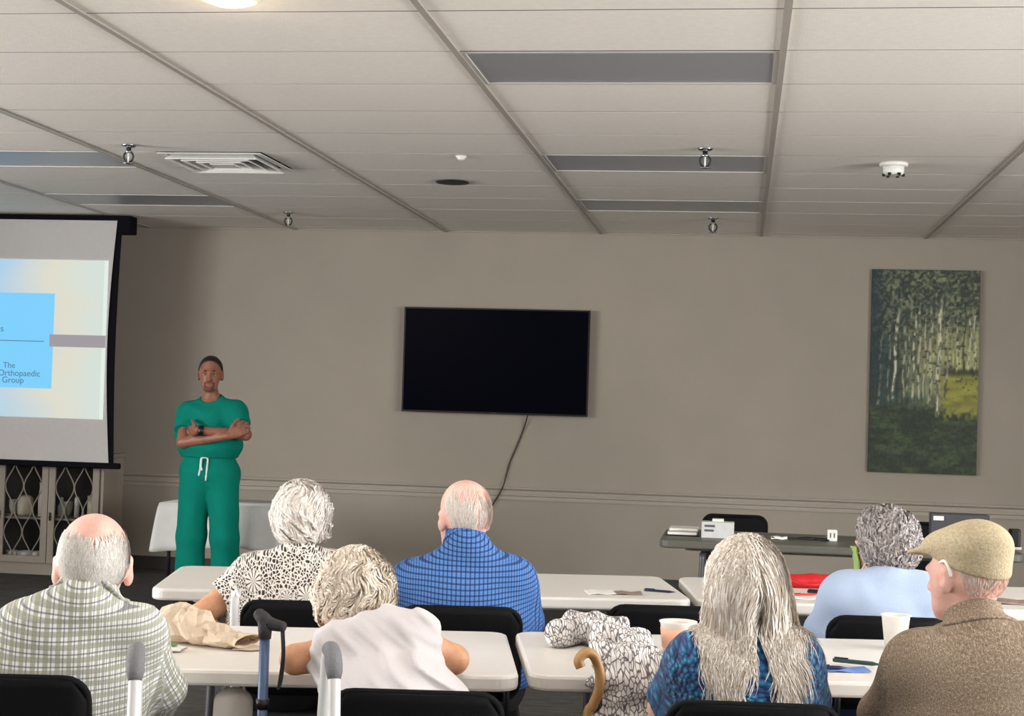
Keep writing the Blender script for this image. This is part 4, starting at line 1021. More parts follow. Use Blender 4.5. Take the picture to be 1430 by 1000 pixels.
# --- man in green checked shirt
def hair_fringe(n, bald, m, length=6, off=.006, wd=.004, seed=3, jitter=.2, lowz=-.05):
    def fn(P):
        rng = np.random.RandomState(seed)
        keep = lambda x, y, z: (z > lowz) & (y < -.028) & ((z < bald-.012+.30*np.abs(x)+.05*(rng.rand(len(z))-.4)) | (rng.rand(len(z)) < .0)) & ~((np.abs(x) > .050) & (y > -.050) & (z < .030))
        r_ = scalp_roots(P, n, rng, keep); B = P['B']
        flow = lambda p, t, ph: np.repeat([-B[2]-B[1]*.25], len(p), 0)+.25*np.sign((p-P['hc'])@B[0])[:, None]*B[0]
        add_locks(P, 'hair', r_, P['head'], m, rng, length, .009, flow, lambda t, k: off*(1-.3*t)+.0012*rng.rand(k), wd, jitter=jitter, vr=(.1, 1))
    return fn
J = seated(-1.60, 3.30, R(14)); J.update(head=aty(130, 790, 3.50), c7=aty(123, 826, 3.44), shL=aty(34, 890, 3.42), shR=aty(188, 888, 3.50), elL=aty(-25, 985, 3.50), elR=aty(228, 960, 3.60))
J['wrR'] = aty(205, 1003, 3.72); J['wrL'] = J['knL']*.5+J['pelvis']*.5+Z*.1
P1 = build_person('person', 'seated man in green checked shirt, white hair with bald crown', lap(J, R(14)), (R(24), R(6), 0), 'skin_pink', 'plaidgreen', 'jeans', hair_fringe(3800, .046, 'hair_white', wd=.0034, off=.0025, lowz=-.022), hs=1.06,
     chest=dict(cw=.170, cd=.105, bw=.185, bd=.13, pw=.19, pd=.14, nr=.062), collar=(.057, .036, .30, .011), sleeve=(1., .93),
     shirt_off=lambda p: .010*folds(p, (.9, .1, .6), 34, 3)+.009*folds(p, (-.5, 0, .85), 30, 9)+.004*np.exp(-((p[:, 2]-.905-.3*p[:, 0]**2)/.006)**2))
face_bits(P1)
# --- man in blue checked shirt
J = seated(-.84, 4.88, R(10)); J.update(head=aty(648, 722, 5.05), c7=aty(650, 752, 5.0), shL=aty(576, 814, 4.98), shR=aty(716, 812, 5.04), elL=aty(560, 868, 5.05), elR=aty(735, 868, 5.12))
J['wrR'] = aty(728, 884, 5.36); J['wrL'] = aty(585, 884, 5.3)
P2 = build_person('person', 'seated man in blue checked shirt with thin white hair', lap(J, R(10)), (R(34), R(4), 0), 'skin_pink', 'plaidblue', 'darkpants', hair_fringe(1100, .072, 'hair_white', wd=.0016, seed=8, off=.0015, length=5, lowz=-.02), hs=1.05,
     chest=dict(cw=.190, cd=.115, bw=.205, bd=.15, pw=.2, pd=.15), collar=(.055, .028, .25, .008), sleeve=(1., .95), sr=1.1,
     shirt_off=lambda p: .010*folds(p, (.6, .1, .9), 26, 13)+.004*folds(p, (-.7, 0, .8), 30, 19))
face_bits(P2)
# --- woman in patterned blouse
def hair_curly(thick, amp, freq, m, n, ds, curl, seed, off=.012, wd=.006, back=-.07, steps=9, extra=None, lowk=.02, var=(.3, .5), offj=.01):
    def fn(P):
        rng = np.random.RandomState(seed); B = P['B']
        kd = lambda q: np.maximum(q[:, 1]-(lowk+.02)-.55*q[:, 2], back-q[:, 2])
        f, _ = hair_shell(P, 'hair', thick, kd, m, seed, amp, freq, extra=extra, var=var)
        r_ = scalp_roots(P, n, rng, lambda x, y, z: (y < lowk+.55*z) & (z > back+.02)); k1, k2, k3 = (rng.randn(3)*45 for _ in range(3))
        def flow(p, t, ph):
            a = 6.28*(t*curl)+ph; base = -B[2]*.8-B[1]*.35+.2*np.sign((p-P['hc'])@B[0])[:, None]*B[0]
            sw = np.stack([np.sin(p@k1+2), np.sin(p@k2+1), np.sin(p@k3)], 1)
            return base*1.25+.75*sw+(np.cos(a)[:, None]*B[0]+np.sin(a)[:, None]*B[2])*(1.2 if curl else 0)
        add_locks(P, 'hair_locks', r_, f, m, rng, steps, ds, flow, lambda t, k: .001+off*np.sin(math.pi*min(1, t*1.15))*rng.rand(k)*.5+.002*rng.rand(k), wd, stick=.6, jitter=.15)
    return fn
J = seated(-1.425, 4.74, R(12)); J.update(head=aty(421, 728, 4.95), c7=aty(420, 764, 4.90), shL=aty(355, 806, 4.88), shR=aty(472, 803, 4.93), elL=aty(276, 862, 4.80), elR=aty(510, 862, 5.0))
J['wrL'] = aty(312, 892, 5.02)
P3 = build_person('person', 'seated woman in black and white patterned blouse with curled white hair', lap(J, R(12)), (R(20), R(3), 0), 'skin_tan', 'floral', 'darkpants',
     hair_curly(.018, .007, 55, 'hair_pearl', 2600, .010, 0, 5, back=-.085, wd=.0042), hs=1.0, chest=dict(cw=.145, cd=.1, bw=.155, bd=.12, pw=.17, pd=.13, nr=.07), sleeve=(.55, 0), sr=1.12, arm_r=1.02,
     shirt_name='blouse', shirt_off=lambda p: .005*folds(p, (.6, .1, .9), 30, 23))
face_bits(P3)
# --- woman in white top, leaning on the table
J = seated(-.685, 3.39, R(8)); zt_ = .735+.042
J.update(head=aty(492, 842, 3.98)+Z*.0, c7=aty(532, 876, 3.88), shL=aty(470, 912, 3.80), shR=aty(576, 896, 3.84), elL=atz(412, 921, zt_), elR=atz(634, 921, zt_))
J['wrL'] = atz(480, 912, zt_); J['wrR'] = atz(560, 905, zt_)
P4 = build_person('person', 'woman in white top leaning forward on the table, wavy pale hair', lap(J, R(8)), (R(22), R(24), R(-10)), 'skin_tan', 'whitetop', 'khaki',
     hair_curly(.020, .007, 42, 'hair_ash', 4200, .012, 0, 15, back=-.10, wd=.0038, steps=10, off=.02), hs=1.02, chest=dict(cw=.125, cd=.085, bw=.14, bd=.105, pw=.16, pd=.13, nr=.066), sleeve=(.16, 0), sr=1.0, arm_r=.95,
     hands={'L': (nrm(np.array([1, .15, 0])), -Z, np.array([0, 1, 0]), .2), 'R': (nrm(np.array([-1, .15, 0])), -Z, np.array([0, 1, 0]), .2)},
     shirt_h=.0055, shirt_name='top', shirt_off=lambda p: .010*folds(p, (.66, 0, .75), 120, 33, 2.5)+.007*folds(p, (.5, 0, .85), 170, 39, 2.5)+.006*folds(p, (.7, 0, .7), 60, 35, 1.5))
face_bits(P4)
# --- woman with long silver hair
def hair_long(P):
    rng = np.random.RandomState(21); B = P['B']; m = 'hair_silver'
    kd = lambda q: np.maximum(q[:, 1]-.05-.5*q[:, 2], -.075-q[:, 2])
    f, _ = hair_shell(P, 'hair', .014, kd, m, 4, .003, 40, var=(.35, .4))
    surf = lambda p: smin(smin(f(p), P['neck'](p)-.02, .03), P['shirt'](p), .02)
    hc = P['hc']; r_, fw = P['right'], P['fwd']
    back = lambda p: smax(smin(ecap(hc-Z*.02-fw*.03, hc-Z*.19-fw*.075, .085, .05, .125, .032, r_)(p), surf(p), .03)-.004, (hc[2]-.235+.03*wob(p, 30, 3, 5))-p[:, 2], .01)
    sdf_obj('hair_fall', lambda p: smax(smin(ecap(hc-Z*.02-fw*.035, hc-Z*.19-fw*.055, .078, .045, .112, .03, r_)(p)-.004*wob(p*np.array([1, 1, .2]), 120, 6, 6), 1e9*np.ones(len(p)), 0), (hc[2]-.150+.03*wob(p*np.array([1, 1, .1]), 60, 3, 5))-p[:, 2], .012), hc-np.array([.22, .25, .36]), hc+np.array([.22, .2, .16]), .006, m, P['root'], None, lambda V: .3+.45*(.5+.5*wob(V*np.array([1, 1, .15]), 150, 9, 6)))
    fall = lambda p: smin(surf(p), ecap(hc-Z*.02-fw*.035, hc-Z*.19-fw*.055, .078, .045, .112, .03, r_)(p), .02)
    roots = scalp_roots(P, 6500, rng, lambda x, y, z: (y < .03+.5*z) & (z > -.045))
    side = ((roots-hc)@r_)
    part = np.sign(side-.012)
    kk = rng.randn(3)*26
    ln = rng.rand(len(roots))
    def flow(p, t, ph):
        x = (p-hc)@r_
        g_ = np.repeat([-Z], len(p), 0)*1.0
        if t < .28: g_ = g_+(part*np.clip(.9-2.5*np.abs(side)/.08*.3, .2, 1)*(1-t/.28))[:, None]*r_*.8-fw*.45*(1-t/.28)
        inward = -(x-np.clip(x, lim_, .150-.02*(t < .5)))*14
        yb = (p-hc)@fw
        g_ = g_-fw*(np.clip((yb+.05)/.05, 0, 1)*.9*(t > .15))[:, None]
        spread = np.clip((x-.02)/.10, -1, 1)*.16*(t > .3)
        wv = (.20*np.sin((p[:, 2])*34+ph*.5+x*30)+.12*np.sin(p[:, 2]*80+ph))*(.4+1.9*t*t)
        return g_+(spread+wv+inward)[:, None]*r_
    dsl = .0120*(.62+.38*ln)+.0026*(side > .02)*ln; lim_ = -.060-.045*np.random.RandomState(5).rand(len(roots))
    add_locks(P, 'hair_locks', roots, fall, m, rng, 26, dsl, flow, lambda t, k: .002+.005*rng.rand(k)*(.3+t), .0030, stick=.25, jitter=.06)
J = seated(.045, 3.51, R(5)); J.update(head=aty(1042, 826, 3.66), c7=aty(1042, 868, 3.63), shL=aty(974, 928, 3.61), shR=aty(1104, 926, 3.64), elL=aty(928, 988, 3.72), elR=aty(1130, 992, 3.74))
J['wrL'] = atz(950, 925, .775); J['wrL'][1] += .02; J['wrR'] = atz(1095, 925, .775)
P5 = build_person('person', 'seated woman with long silver hair in a teal textured sweater', lap(J, R(5)), (R(2), R(4), 0), 'skin_pale', 'chenille', 'darkpants', hair_long, hs=1.0,
     chest=dict(cw=.135, cd=.1, bw=.15, bd=.12, pw=.17, pd=.13), sleeve=(.86, 0), sr=1.12, shirt_name='sweater', shirt_off=lambda p: .004*folds(p, (.6, .1, .9), 30, 43)+.003*wob(p, 170, 77, 8))
face_bits(P5)
# --- woman in light blue top with green face mask
J = seated(.475, 5.10, R(6)); J.update(head=aty(1234, 764, 5.28), c7=aty(1238, 800, 5.22), shL=aty(1176, 834, 5.20), shR=aty(1290, 834, 5.22), elL=aty(1150, 878, 5.3), elR=aty(1303, 880, 5.3))
J['wrL'] = aty(1165, 872, 5.6); J['wrR'] = aty(1290, 880, 5.55)
P6 = build_person('person', 'seated woman in light blue top with curly grey hair and green face mask', lap(J, R(6)), (R(37), R(2), 0), 'skin_pale', 'lightblue', 'jeans',
     hair_curly(.022, .006, 110, 'hair_grey', 2400, .007, 1.0, 25, back=-.085, wd=.005, steps=8, off=.012, lowk=.0), hs=1.0, chest=dict(cw=.14, cd=.1, bw=.155, bd=.13, pw=.18, pd=.14, nr=.062), sleeve=(1., .95), sr=1.12,
     shirt_name='top', shirt_off=lambda p: .010*folds(p, (.8, .1, .5), 34, 53)+.006*folds(p, (-.5, .1, .8), 40, 57))
face_bits(P6)
P = P6; B, hc = P['B'], P['hc']
def maskf(p):
    q = (p-hc)@B.T; d = np.abs(P['head'](p)-.010)-.0035; lim = np.maximum(np.maximum(.035-q[:, 1]+.25*np.abs(q[:, 2]+.05), q[:, 2]-.0), -.115-q[:, 2]); return smax(d, lim, .004)
sdf_obj('face_mask', maskf, hc-.16, hc+.16, .004, 'maskgreen', P['root'])
g = MB(); L = P['L']
for q in (-1, 1): g.tube(bez([L(q*.062, .05, -.025), L(q*.078, .02, -.012), L(q*.084, -.012, .02), L(q*.083, -.03, -.005), L(q*.078, -.012, -.04), L(q*.062, .045, -.085)], 6), .0022, 6)
g.build('ear_loops', 'whiteplastic', P['root'])
# --- man in tweed jacket and flat cap
J = seated(.60, 3.52, R(8)); J.update(head=aty(1349, 802, 3.74), c7=aty(1364, 876, 3.68), shL=aty(1284, 928, 3.64), shR=aty(1452, 924, 3.66), elL=aty(1235, 1000, 3.76), elR=aty(1480, 1000, 3.76))
P7 = build_person('person', 'seated man in brown tweed jacket and tan flat cap', lap(J, R(8)), (R(40), R(4), 0), 'skin_pink', 'tweed', 'khaki', hair_fringe(1200, .05, 'hair_white', length=3, off=.0012, wd=.0011, seed=31, lowz=-.06), hs=.95,
     chest=dict(cw=.175, cd=.115, bw=.19, bd=.14, pw=.19, pd=.14), collar=(.058, .032, .42, .014), sleeve=(1., .93), sr=1.15, shirt_name='jacket', shirt_off=lambda p: .009*folds(p, (.7, .1, .6), 24, 63))
face_bits(P7)
P = P7; B, hc, L, hs = P['B'], P['hc'], P['L'], P['hs']
def capf(p):
    q = (p-hc)@B.T/hs
    ti = .30; zz = q[:, 2]-(.042+.16*(q[:, 1]+.03)*.5)
    crown = ell(L(0, .0, .070), np.array([.086, .118, .050])*hs, frame_from(R(40), R(8), 0))(p)
    back = ell(L(0, -.040, .050), np.array([.084, .076, .080])*hs, B)(p)
    d = smin(smin(crown, back, .03), P['cran'](p)-.007, .01)
    d = smax(d, (.012+.34*(q[:, 1]+.04)-q[:, 2])*hs, .008)
    brim = ell(L(0, .104, .054), np.array([.072, .052, .010])*hs, frame_from(R(40), R(8), 0))(p); d = smin(d, brim, .014)
    return d-.0025*folds(p, B[2]*1.0+B[0]*.2, 60, 71)
sdf_obj('flat_cap', capf, hc-.24, hc+.26, .0048, 'capcloth', P['root'])
g = MB(); g.tube(bez([L(-.078, .008, .03), L(-.084, -.012, .034), L(-.086, -.026, .018), L(-.084, -.03, -.002)], 6), [.004]*19, 8); g.build('hearing_aid', 'hearingaid', P['root'])
# --- standing man in scrubs, arms folded
YM = 9.9
J = dict(head=aty(294, 522, YM), c7=aty(296, 551, YM+.03), shR=aty(263, 578, YM), shL=aty(329, 578, YM+.02), elR=aty(255, 618, YM-.12), elL=aty(343, 607, YM-.11), wrL=aty(276, 601, YM-.21), wrR=aty(318, 609, YM-.19), pelvis=aty(292, 672, YM))
J['pelvis'][2] = .92
for q, px in (('R', 267), ('L', 315)):
    k = aty(px, 760, YM); J['kn'+q] = np.array([k[0], YM-.02, .48]); J['an'+q] = np.array([k[0], YM+.02, .09]); J['toe'+q] = np.array([k[0]+(-.04 if q == 'R' else .05), YM-.15, .035])
rt = nrm(J['shR']-J['shL'])
P8 = build_person('person', 'standing man in teal scrubs with folded arms beside the projection screen', J, (R(195), R(2), 0), 'skin_olive', 'scrubs', None, None, hs=1.0, h=.0055,
     chest=dict(cw=.155, cd=.10, bw=.160, bd=.11, pw=.158, pd=.112, nr=.066), sleeve=(.56, 0), sr=1.2, arm_r=1.0, split_z=1.0, shirt_name='scrub_shirt', neckline=-.01,
     hands={'L': (nrm(np.array([-.75, .65, -.1])), np.array([.5, .8, 0]), Z, .3), 'R': (nrm(np.array([.85, .2, .42])), np.array([-.1, 1, 0]), Z, .4)},
     shirt_off=lambda p: .013*folds(p, (.6, .1, .9), 26, 83)+.010*folds(p, (-.7, .1, .7), 30, 87)+.014*np.exp(-((p[:, 2]-1.07)/.06)**2))
face_bits(P8)
P = P8; low = P['low']; pel = P['J']['pelvis']; rgt = P['right']
trs = union([(ecap(pel+Z*.13, pel-Z*.02, .152, .104, .17, .118, rgt), 0)]+[x for q in 'LR' for x in ((cap(low[q][0]-Z*.02, low[q][1], .105, .086), .03), (cap(low[q][1], low[q][2], .086, .082, cut=.97), .03))])
sdf_obj('scrub_trousers', lambda p: smax(trs(p)-.013*folds(p, (.9, .1, .2), 34, 93)-.006*folds(p, (.2, .1, 1), 30, 97)-.004, p[:, 2]-(pel[2]+.115), .01), P['lo'], P['hi'], .008, 'scrubs', P['root'])
g = MB(); fw = P['fwd']; w0 = pel+Z*.075+fw*.121
g.tube(bez([w0-rgt*.012-Z*.14+fw*.004, w0-rgt*.018-Z*.06+fw*.006, w0-rgt*.02+fw*.004, w0+Z*.008+fw*.008, w0+rgt*.022+fw*.006, w0+rgt*.026-Z*.06+fw*.006, w0+rgt*.034-Z*.11+fw*.006], 6), .006, 6)
g.tube(bez([w0+rgt*.02+fw*.01, w0+rgt*.022-Z*.05+fw*.012, w0+rgt*.012-Z*.075+fw*.012], 6), .008, 6)
g.build('drawstring', 'string', P['root'])
kd = lambda q: np.maximum(np.maximum(q[:, 1]-.008-.62*q[:, 2], -.05-q[:, 2]), (.02-q[:, 2])*.6-(.012-q[:, 1])*.6)
hair_shell(P, 'hair', .0045, kd, 'hair_dark', 91, .0015, 90, h=.0045)
def goat(p):
    q = (p-P['hc'])@P['B'].T; d = P['head'](p)-.0022
    return smax(smax(d, np.maximum(np.maximum(np.abs(q[:, 0])-.034, .055-q[:, 1]), np.maximum(q[:, 2]+.050, -.118-q[:, 2])), .004), -ell(P['L'](0, .1, -.071), np.array([.024, .03, .012]), P['B'])(p), .003)
sdf_obj('beard', goat, P['hc']-.16, P['hc']+.16, .0045, 'stubble', P['root'])
g = MB(); wv = P['J']['wrL']; ax = nrm(wv-P['J']['elL']); u1 = nrm(np.cross(ax, Z)); u2 = np.cross(ax, u1); c0 = wv-ax*.02
vs = [c0+ax*dx+(u1*math.cos(a)+u2*math.sin(a))*rr for dx, rr in ((-.016, .028), (-.016, .034), (.016, .034), (.016, .028)) for a in np.linspace(0, 2*math.pi, 21)[:-1]]
fs = [(i*20+k, i*20+(k+1) % 20, ((i+1) % 4)*20+(k+1) % 20, ((i+1) % 4)*20+k) for i in range(4) for k in range(20)]
g.add(vs, fs, True); g.build('wrist_watch', 'blackplastic', P['root'])
# ------------------------------------------------------------------ small things
# cloth-covered table by the wall
q0 = aty(222, 702, 10.25); TZ = q0[2]
t = empty('draped_table', (q0[0]+.42, 10.55, 0)); hx, hy = .42, .30
ring = rrect(-hx, -hy, hx, hy, .02, 3); n = len(ring)
per = []
P_ = np.array(ring)
dense = []
for i in range(n):
    a, c_ = P_[i], P_[(i+1) % n]; m_ = max(1, int(np.linalg.norm(c_-a)/.03))
    for k in range(m_): dense.append(a+(c_-a)*k/m_)
P_ = np.array(dense); n = len(P_)
nrml = np.stack([P_[:, 0]/hx, P_[:, 1]/hy], 1); cornr = np.clip(np.abs(P_[:, 0])/hx*np.abs(P_[:, 1])/hy, 0, 1)**3
outd = np.sign(nrml)*np.abs(nrml)**8; outd /= np.linalg.norm(outd, axis=1)[:, None]+1e-9
vs = []; fs = []; rows = 9
arc = np.cumsum(np.linalg.norm(np.roll(P_, -1, 0)-P_, axis=1))
for r_ in range(rows):
    f_ = r_/(rows-1); dz = -(.29+.05*cornr+.012*np.sin(arc*9))*f_; o_ = .004+.03*f_**.7*(.4+cornr*1.6)+.012*f_*np.sin(arc*26)
    for i in range(n): vs.append((P_[i, 0]+outd[i, 0]*o_[i], P_[i, 1]+outd[i, 1]*o_[i], TZ-.0+dz[i]))
for r_ in range(rows-1):
    for i in range(n): fs.append((r_*n+(i+1) % n, r_*n+i, (r_+1)*n+i, (r_+1)*n+(i+1) % n))
fs.append(tuple(range(n))); g = MB(); g.add(vs, fs, True); o = g.build('tablecloth', 'linen'); o.location = t.location
sm_ = o.modifiers.new('thickness', 'SOLIDIFY'); sm_.thickness = .003; tag(o, 'white cloth draped over the small table behind the man in scrubs', 'tablecloth')
g = MB(); g.slab(rrect(-hx+.004, -hy+.004, hx-.004, hy-.004, .02, 3), TZ-.03, TZ-.004); g.build('tabletop', 'tablewhite', t)
for sx_ in (-1, 1):
    for sy_ in (-1, 1):
        g = MB(); g.tube([(sx_*(hx-.06), sy_*(hy-.06), 0), (sx_*(hx-.06), sy_*(hy-.06), TZ-.029)], .013, 8); g.build('leg', 'blackmetal', t)
tag(t, 'small table with thin black legs under the white cloth', 'table')
# walker: two inverted-U side frames with grey grips, joined at the front
wa, wb = aty(190, 930, 3.10), aty(462, 930, 3.24); wa[2] = wb[2] = 0; wc = (wa+wb)/2
t = empty('walker', wc, math.atan2(wb[1]-wa[1], wb[0]-wa[0])); hw_ = np.linalg.norm(wb-wa)/2
for s_ in (-1, 1):
    x = s_*hw_; xo = s_*(hw_+.012)
    g = MB(); g.tube(bez([(xo, -.22, .01), (x, -.16, .45), (x, -.085, .80), (x, -.065, .868), (x, -.035, .888)], 6), .0135, 12); g.build('leg', 'whitetube', t)
    g = MB(); g.tube(bez([(xo, .26, .01), (x, .20, .45), (x, .10, .80), (x, .07, .868), (x, .035, .888)], 6), .0135, 12); g.build('leg', 'whitetube', t)
    g = MB(); g.tube([(x, -.075, .845), (x, -.070, .860), (x, -.058, .874), (x, -.035, .888), (x, 0, .894), (x, .03, .890), (x, .042, .884)], [.0135, .0175, .0185, .0185, .018, .0175, .0135], 14); g.build('grip', 'greyfoam', t)
    g = MB(); g.tube([(x, -.165, .42), (x, .203, .42)], .010, 10); g.build('side_bar', 'whitetube', t)
    for yy in (-.22, .26): g = MB(); g.lathe([(.001, 0), (.02, 0), (.02, .03), (.015, .035)], (xo, yy, 0), 12); g.build('rubber_foot', 'blackplastic', t)
for zz, yy in ((.62, .165), (.30, .22)):
    g = MB(); g.tube([(-hw_, yy, zz), (hw_, yy, zz)], .011, 10); g.build('cross_bar', 'whitetube', t)
tag(t, 'white tube walker with grey foam grips between two chairs', 'walker')
# blue cane with black handle and wrist strap
q = aty(370, 885, 3.72); zc = q[2]
t = empty('walking_cane', (q[0], 3.72, 0))
g = MB(); g.tube([(0, 0, .02), (0, 0, zc)], .0125, 14); g.build('shaft', 'caneblue', t)
g = MB(); g.tube([(0, 0, .0), (0, 0, .04)], [.019, .016], 12); g.build('rubber_tip', 'blackplastic', t)
g = MB(); g.tube(bez([(-.026, .012, zc+.050), (-.012, .006, zc+.040), (.006, 0, zc+.027), (.03, -.004, zc+.022), (.052, -.008, zc+.020)], 5), [.010, .0135, .0145, .0150, .0155, .0165, .0175, .0180, .0180, .0175, .017, .0165, .016, .0155, .015, .0145, .014, .0135, .013, .0125, .010], 12)
g.build('handle', 'canegrip', t)
g = MB(); g.tube([(0, 0, zc-.012), (0, 0, zc+.03)], [.0155, .019], 12); g.build('collar', 'canegrip', t)
zk = aty(370, 983, 3.72)[2]; g = MB(); g.tube([(0, 0, zk-.012), (0, 0, zk+.012)], .0165, 12); g.build('lock_ring', 'blackplastic', t)
zs_ = aty(385, 962, 3.72)[2]; g = MB(); g.tube(bez([(.044, -.008, zc+.012), (.048, -.008, zc-.05), (.042, -.008, zs_+.02), (.040, -.010, zs_), (.046, -.002, zs_+.02), (.050, 0, zc-.05), (.048, -.006, zc+.012)], 5), .003, 6); g.build('wrist_strap', 'blackplastic', t)
tag(t, 'blue metal cane with black handle and wrist strap leaning at the table', 'cane')
# wooden crook cane
YQ = 3.86
pp = [aty(x, y, YQ+dy) for x, y, dy in ((811, 932, -.035), (808, 924, -.035), (811, 917, -.03), (818, 912, -.02), (827, 914, -.008), (834, 926, 0), (838, 944, 0), (836, 965, 0), (828, 985, 0), (820, 1003, 0))]
pp += [pp[-1]+(np.array([pp[-1][0]-.02, YQ-.05, 0.012])-pp[-1])*k for k in (.25, .5, .75, 1.0)]
base = np.array([pp[-1][0], pp[-1][1], 0]); t = empty('crook_cane', base)
g = MB(); pts_ = bez([p-base for p in pp], 5); g.tube(pts_, [.0125]*len(pts_), 12); g.build('shaft', 'wood', t)
g = MB(); g.tube([pp[-1]-base+Z*-.012, pp[-1]-base+Z*.03], .016, 12); g.build('rubber_tip', 'blackplastic', t)
tag(t, 'bent wooden cane with a crook handle beside the scarf', 'cane')
# scarf lying on the table and hanging over its edge
tz = .737
def onT(x, y, dz=0): return atz(x, y, tz+dz)
s_ = [onT(783, 886, .035), onT(808, 878, .03), onT(850, 890, .035), onT(890, 900, .035), onT(908, 918, .03)]
sp_ = onT(838, 908, .015)
edge0 = aty(880, 938, 4.03)
hang = [aty(884, 955, 3.99), aty(884, 1000, 3.985), aty(886, 1060, 3.99)]
cs = s_[0].copy(); cs[2] = 0; B0 = cs
its = [(cap(s_[0]-B0, s_[1]-B0, .036, .036), 0), (cap(s_[1]-B0, s_[2]-B0, .034, .036), .03), (cap(s_[2]-B0, s_[3]-B0, .036, .038), .03), (cap(s_[3]-B0, s_[4]-B0, .036, .026), .03), (cap(s_[2]-B0, sp_-B0, .03, .022), .03), (cap(onT(800, 868, .02)-B0, onT(862, 876, .02)-B0, .028, .03), .03), (cap(sp_-B0, onT(880, 915, .02)-B0, .026, .03), .03),
       (cap(onT(880, 915, .022)-B0, edge0-B0+Z*.02, .04, .032), .04), (ecap(edge0-B0+Z*.016, hang[0]-B0, .062, .020, .064, .018, (1, .2, 0)), .03), (ecap(hang[0]-B0, hang[1]-B0, .064, .016, .066, .016, (1, .2, 0)), .02), (ecap(hang[1]-B0, hang[2]-B0, .066, .016, .060, .014, (1, .2, 0)), .02)]
su = union(its)
def scf(p):
    r_ = folds(p, (.9, .3, -.5), 80, 5, 1.5); return smax(su(p)-.012*r_-.007*folds(p, (-.3, .5, .8), 110, 15, 1.5)-.010*wob(p, 38, 28, 5)-.003*wob(p, 130, 8, 5), np.where(p[:, 1]+B0[1] > 4.06, (tz-.001)-p[:, 2], -1), .002)
lo_ = np.min([f.bb[0] for f, k in its], 0)-.03; hi_ = np.max([f.bb[1] for f, k in its], 0)+.03
o = sdf_obj('scarf', scf, lo_, hi_, .0045, 'scarf', None, lambda V: np.stack([V[:, 0]+.3*V[:, 1], V[:, 2]-V[:, 1]*.8+.006*wob(V, 60, 4, 4), V[:, 2]*.3], 1)); o.location = B0
tag(o, 'crumpled white scarf with black line print hanging over the table edge', 'scarf')
# paper bag lying on the table
def loft(g, secs, n=20, p_=2.6):
    vs = []; fs = []
    for c_, wv, hv in secs:
        c_, wv, hv = np.array(c_), np.array(wv), np.array(hv)
        for k in range(n):
            a = 2*math.pi*k/n; ca, sa = math.cos(a), math.sin(a); vs.append(c_+wv*math.copysign(abs(ca)**(2/p_), ca)+hv*math.copysign(abs(sa)**(2/p_), sa))
    for i in range(len(secs)-1):
        for k in range(n): j = (k+1) % n; fs.append((i*n+k, i*n+j, (i+1)*n+j, (i+1)*n+k))
    g.add(vs, fs, True); return fs
a = onT(232, 893); e_ = onT(345, 906); ax = nrm((e_-a)*np.array([1, 1, 0])); sd = np.array([-ax[1], ax[0], 0]); Lb = np.linalg.norm(e_-a)
t = empty('paper_bag', (a[0], a[1], tz)); g = MB(); secs = []
rr = random.Random(2)
for i, (f_, w_, h_, l_) in enumerate(((-.05, .05, .030, .03), (.0, .062, .045, .045), (.12, .07, .052, .052), (.25, .072, .050, .050), (.38, .070, .044, .044), (.5, .066, .034, .034), (.62, .062, .028, .028), (.78, .060, .022, .022), (.9, .060, .018, .019), (1.0, .060, .017, .018))):
    secs.append((ax*Lb*f_+Z*(l_+rr.uniform(-.003, .003))+sd*rr.uniform(-.006, .006), sd*w_*(1+rr.uniform(-.06, .06)), Z*h_*.97+sd*rr.uniform(-.01, .01)))
sec2 = []
for i in range(len(secs)-1):
    for f_ in (0, .5): sec2.append(tuple(np.array(secs[i][q_])*(1-f_)+np.array(secs[i+1][q_])*f_ for q_ in range(3)))
sec2.append(secs[-1]); loft(g, sec2, 18, 2.2); jr = np.random.RandomState(3)
for i in range(len(g.v)-18):
    v_ = g.v[i]; g.v[i] = (v_[0]+jr.randn()*.0035, v_[1]+jr.randn()*.0035, max(.001, v_[2]+jr.randn()*.0035))
g.sm = [False]*len(g.sm)
vs0 = [np.array(v) for v in g.v[:18]]; g.add([sum(vs0)/18]+vs0, [(0, i+2 if i < 17 else 1, i+1) for i in range(18)])
bag = g.build('bag_body', 'paperbag', t); sm_ = bag.modifiers.new('thickness', 'SOLIDIFY'); sm_.thickness = .0015
g = MB(); v0 = a*0+ax*Lb*.94+Z*.002; g.add([v0-sd*.045, v0+sd*.05, v0+sd*.02+ax*.075, v0-sd*.03+ax*.05, v0-sd*.045+Z*.002, v0+sd*.05+Z*.002, v0+sd*.02+ax*.075+Z*.002, v0-sd*.03+ax*.05+Z*.002], [(3, 2, 1, 0), (4, 5, 6, 7), (0, 1, 5, 4), (1, 2, 6, 5), (2, 3, 7, 6), (3, 0, 4, 7)]); g.build('open_flap', 'paperbag', t)
tag(t, 'crumpled beige paper bag lying on the white table', 'paper bag')
# green and white packet next to it
q = onT(240, 909); t = empty('snack_packet', (q[0], q[1], tz)); g = MB(); loft(g, [((-.05, -.03, .005), (0, .03, 0), (0, 0, .003)), ((-.03, -.02, .008), (0, .032, 0), (0, 0, .008)), ((.0, -.0, .008), (0, .032, 0), (0, 0, .008)), ((.03, .01, .004), (0, .03, 0), (0, 0, .003))], 12); g.build('wrapper', 'paper', t)
g = MB(); g.slab(rrect(-.016, -.018, .014, .016, .006, 3), .0162, .0172); g.build('printed_leaf', 'greenleaf', t); tag(t, 'small white packet with a green print beside the paper bag', 'packet')
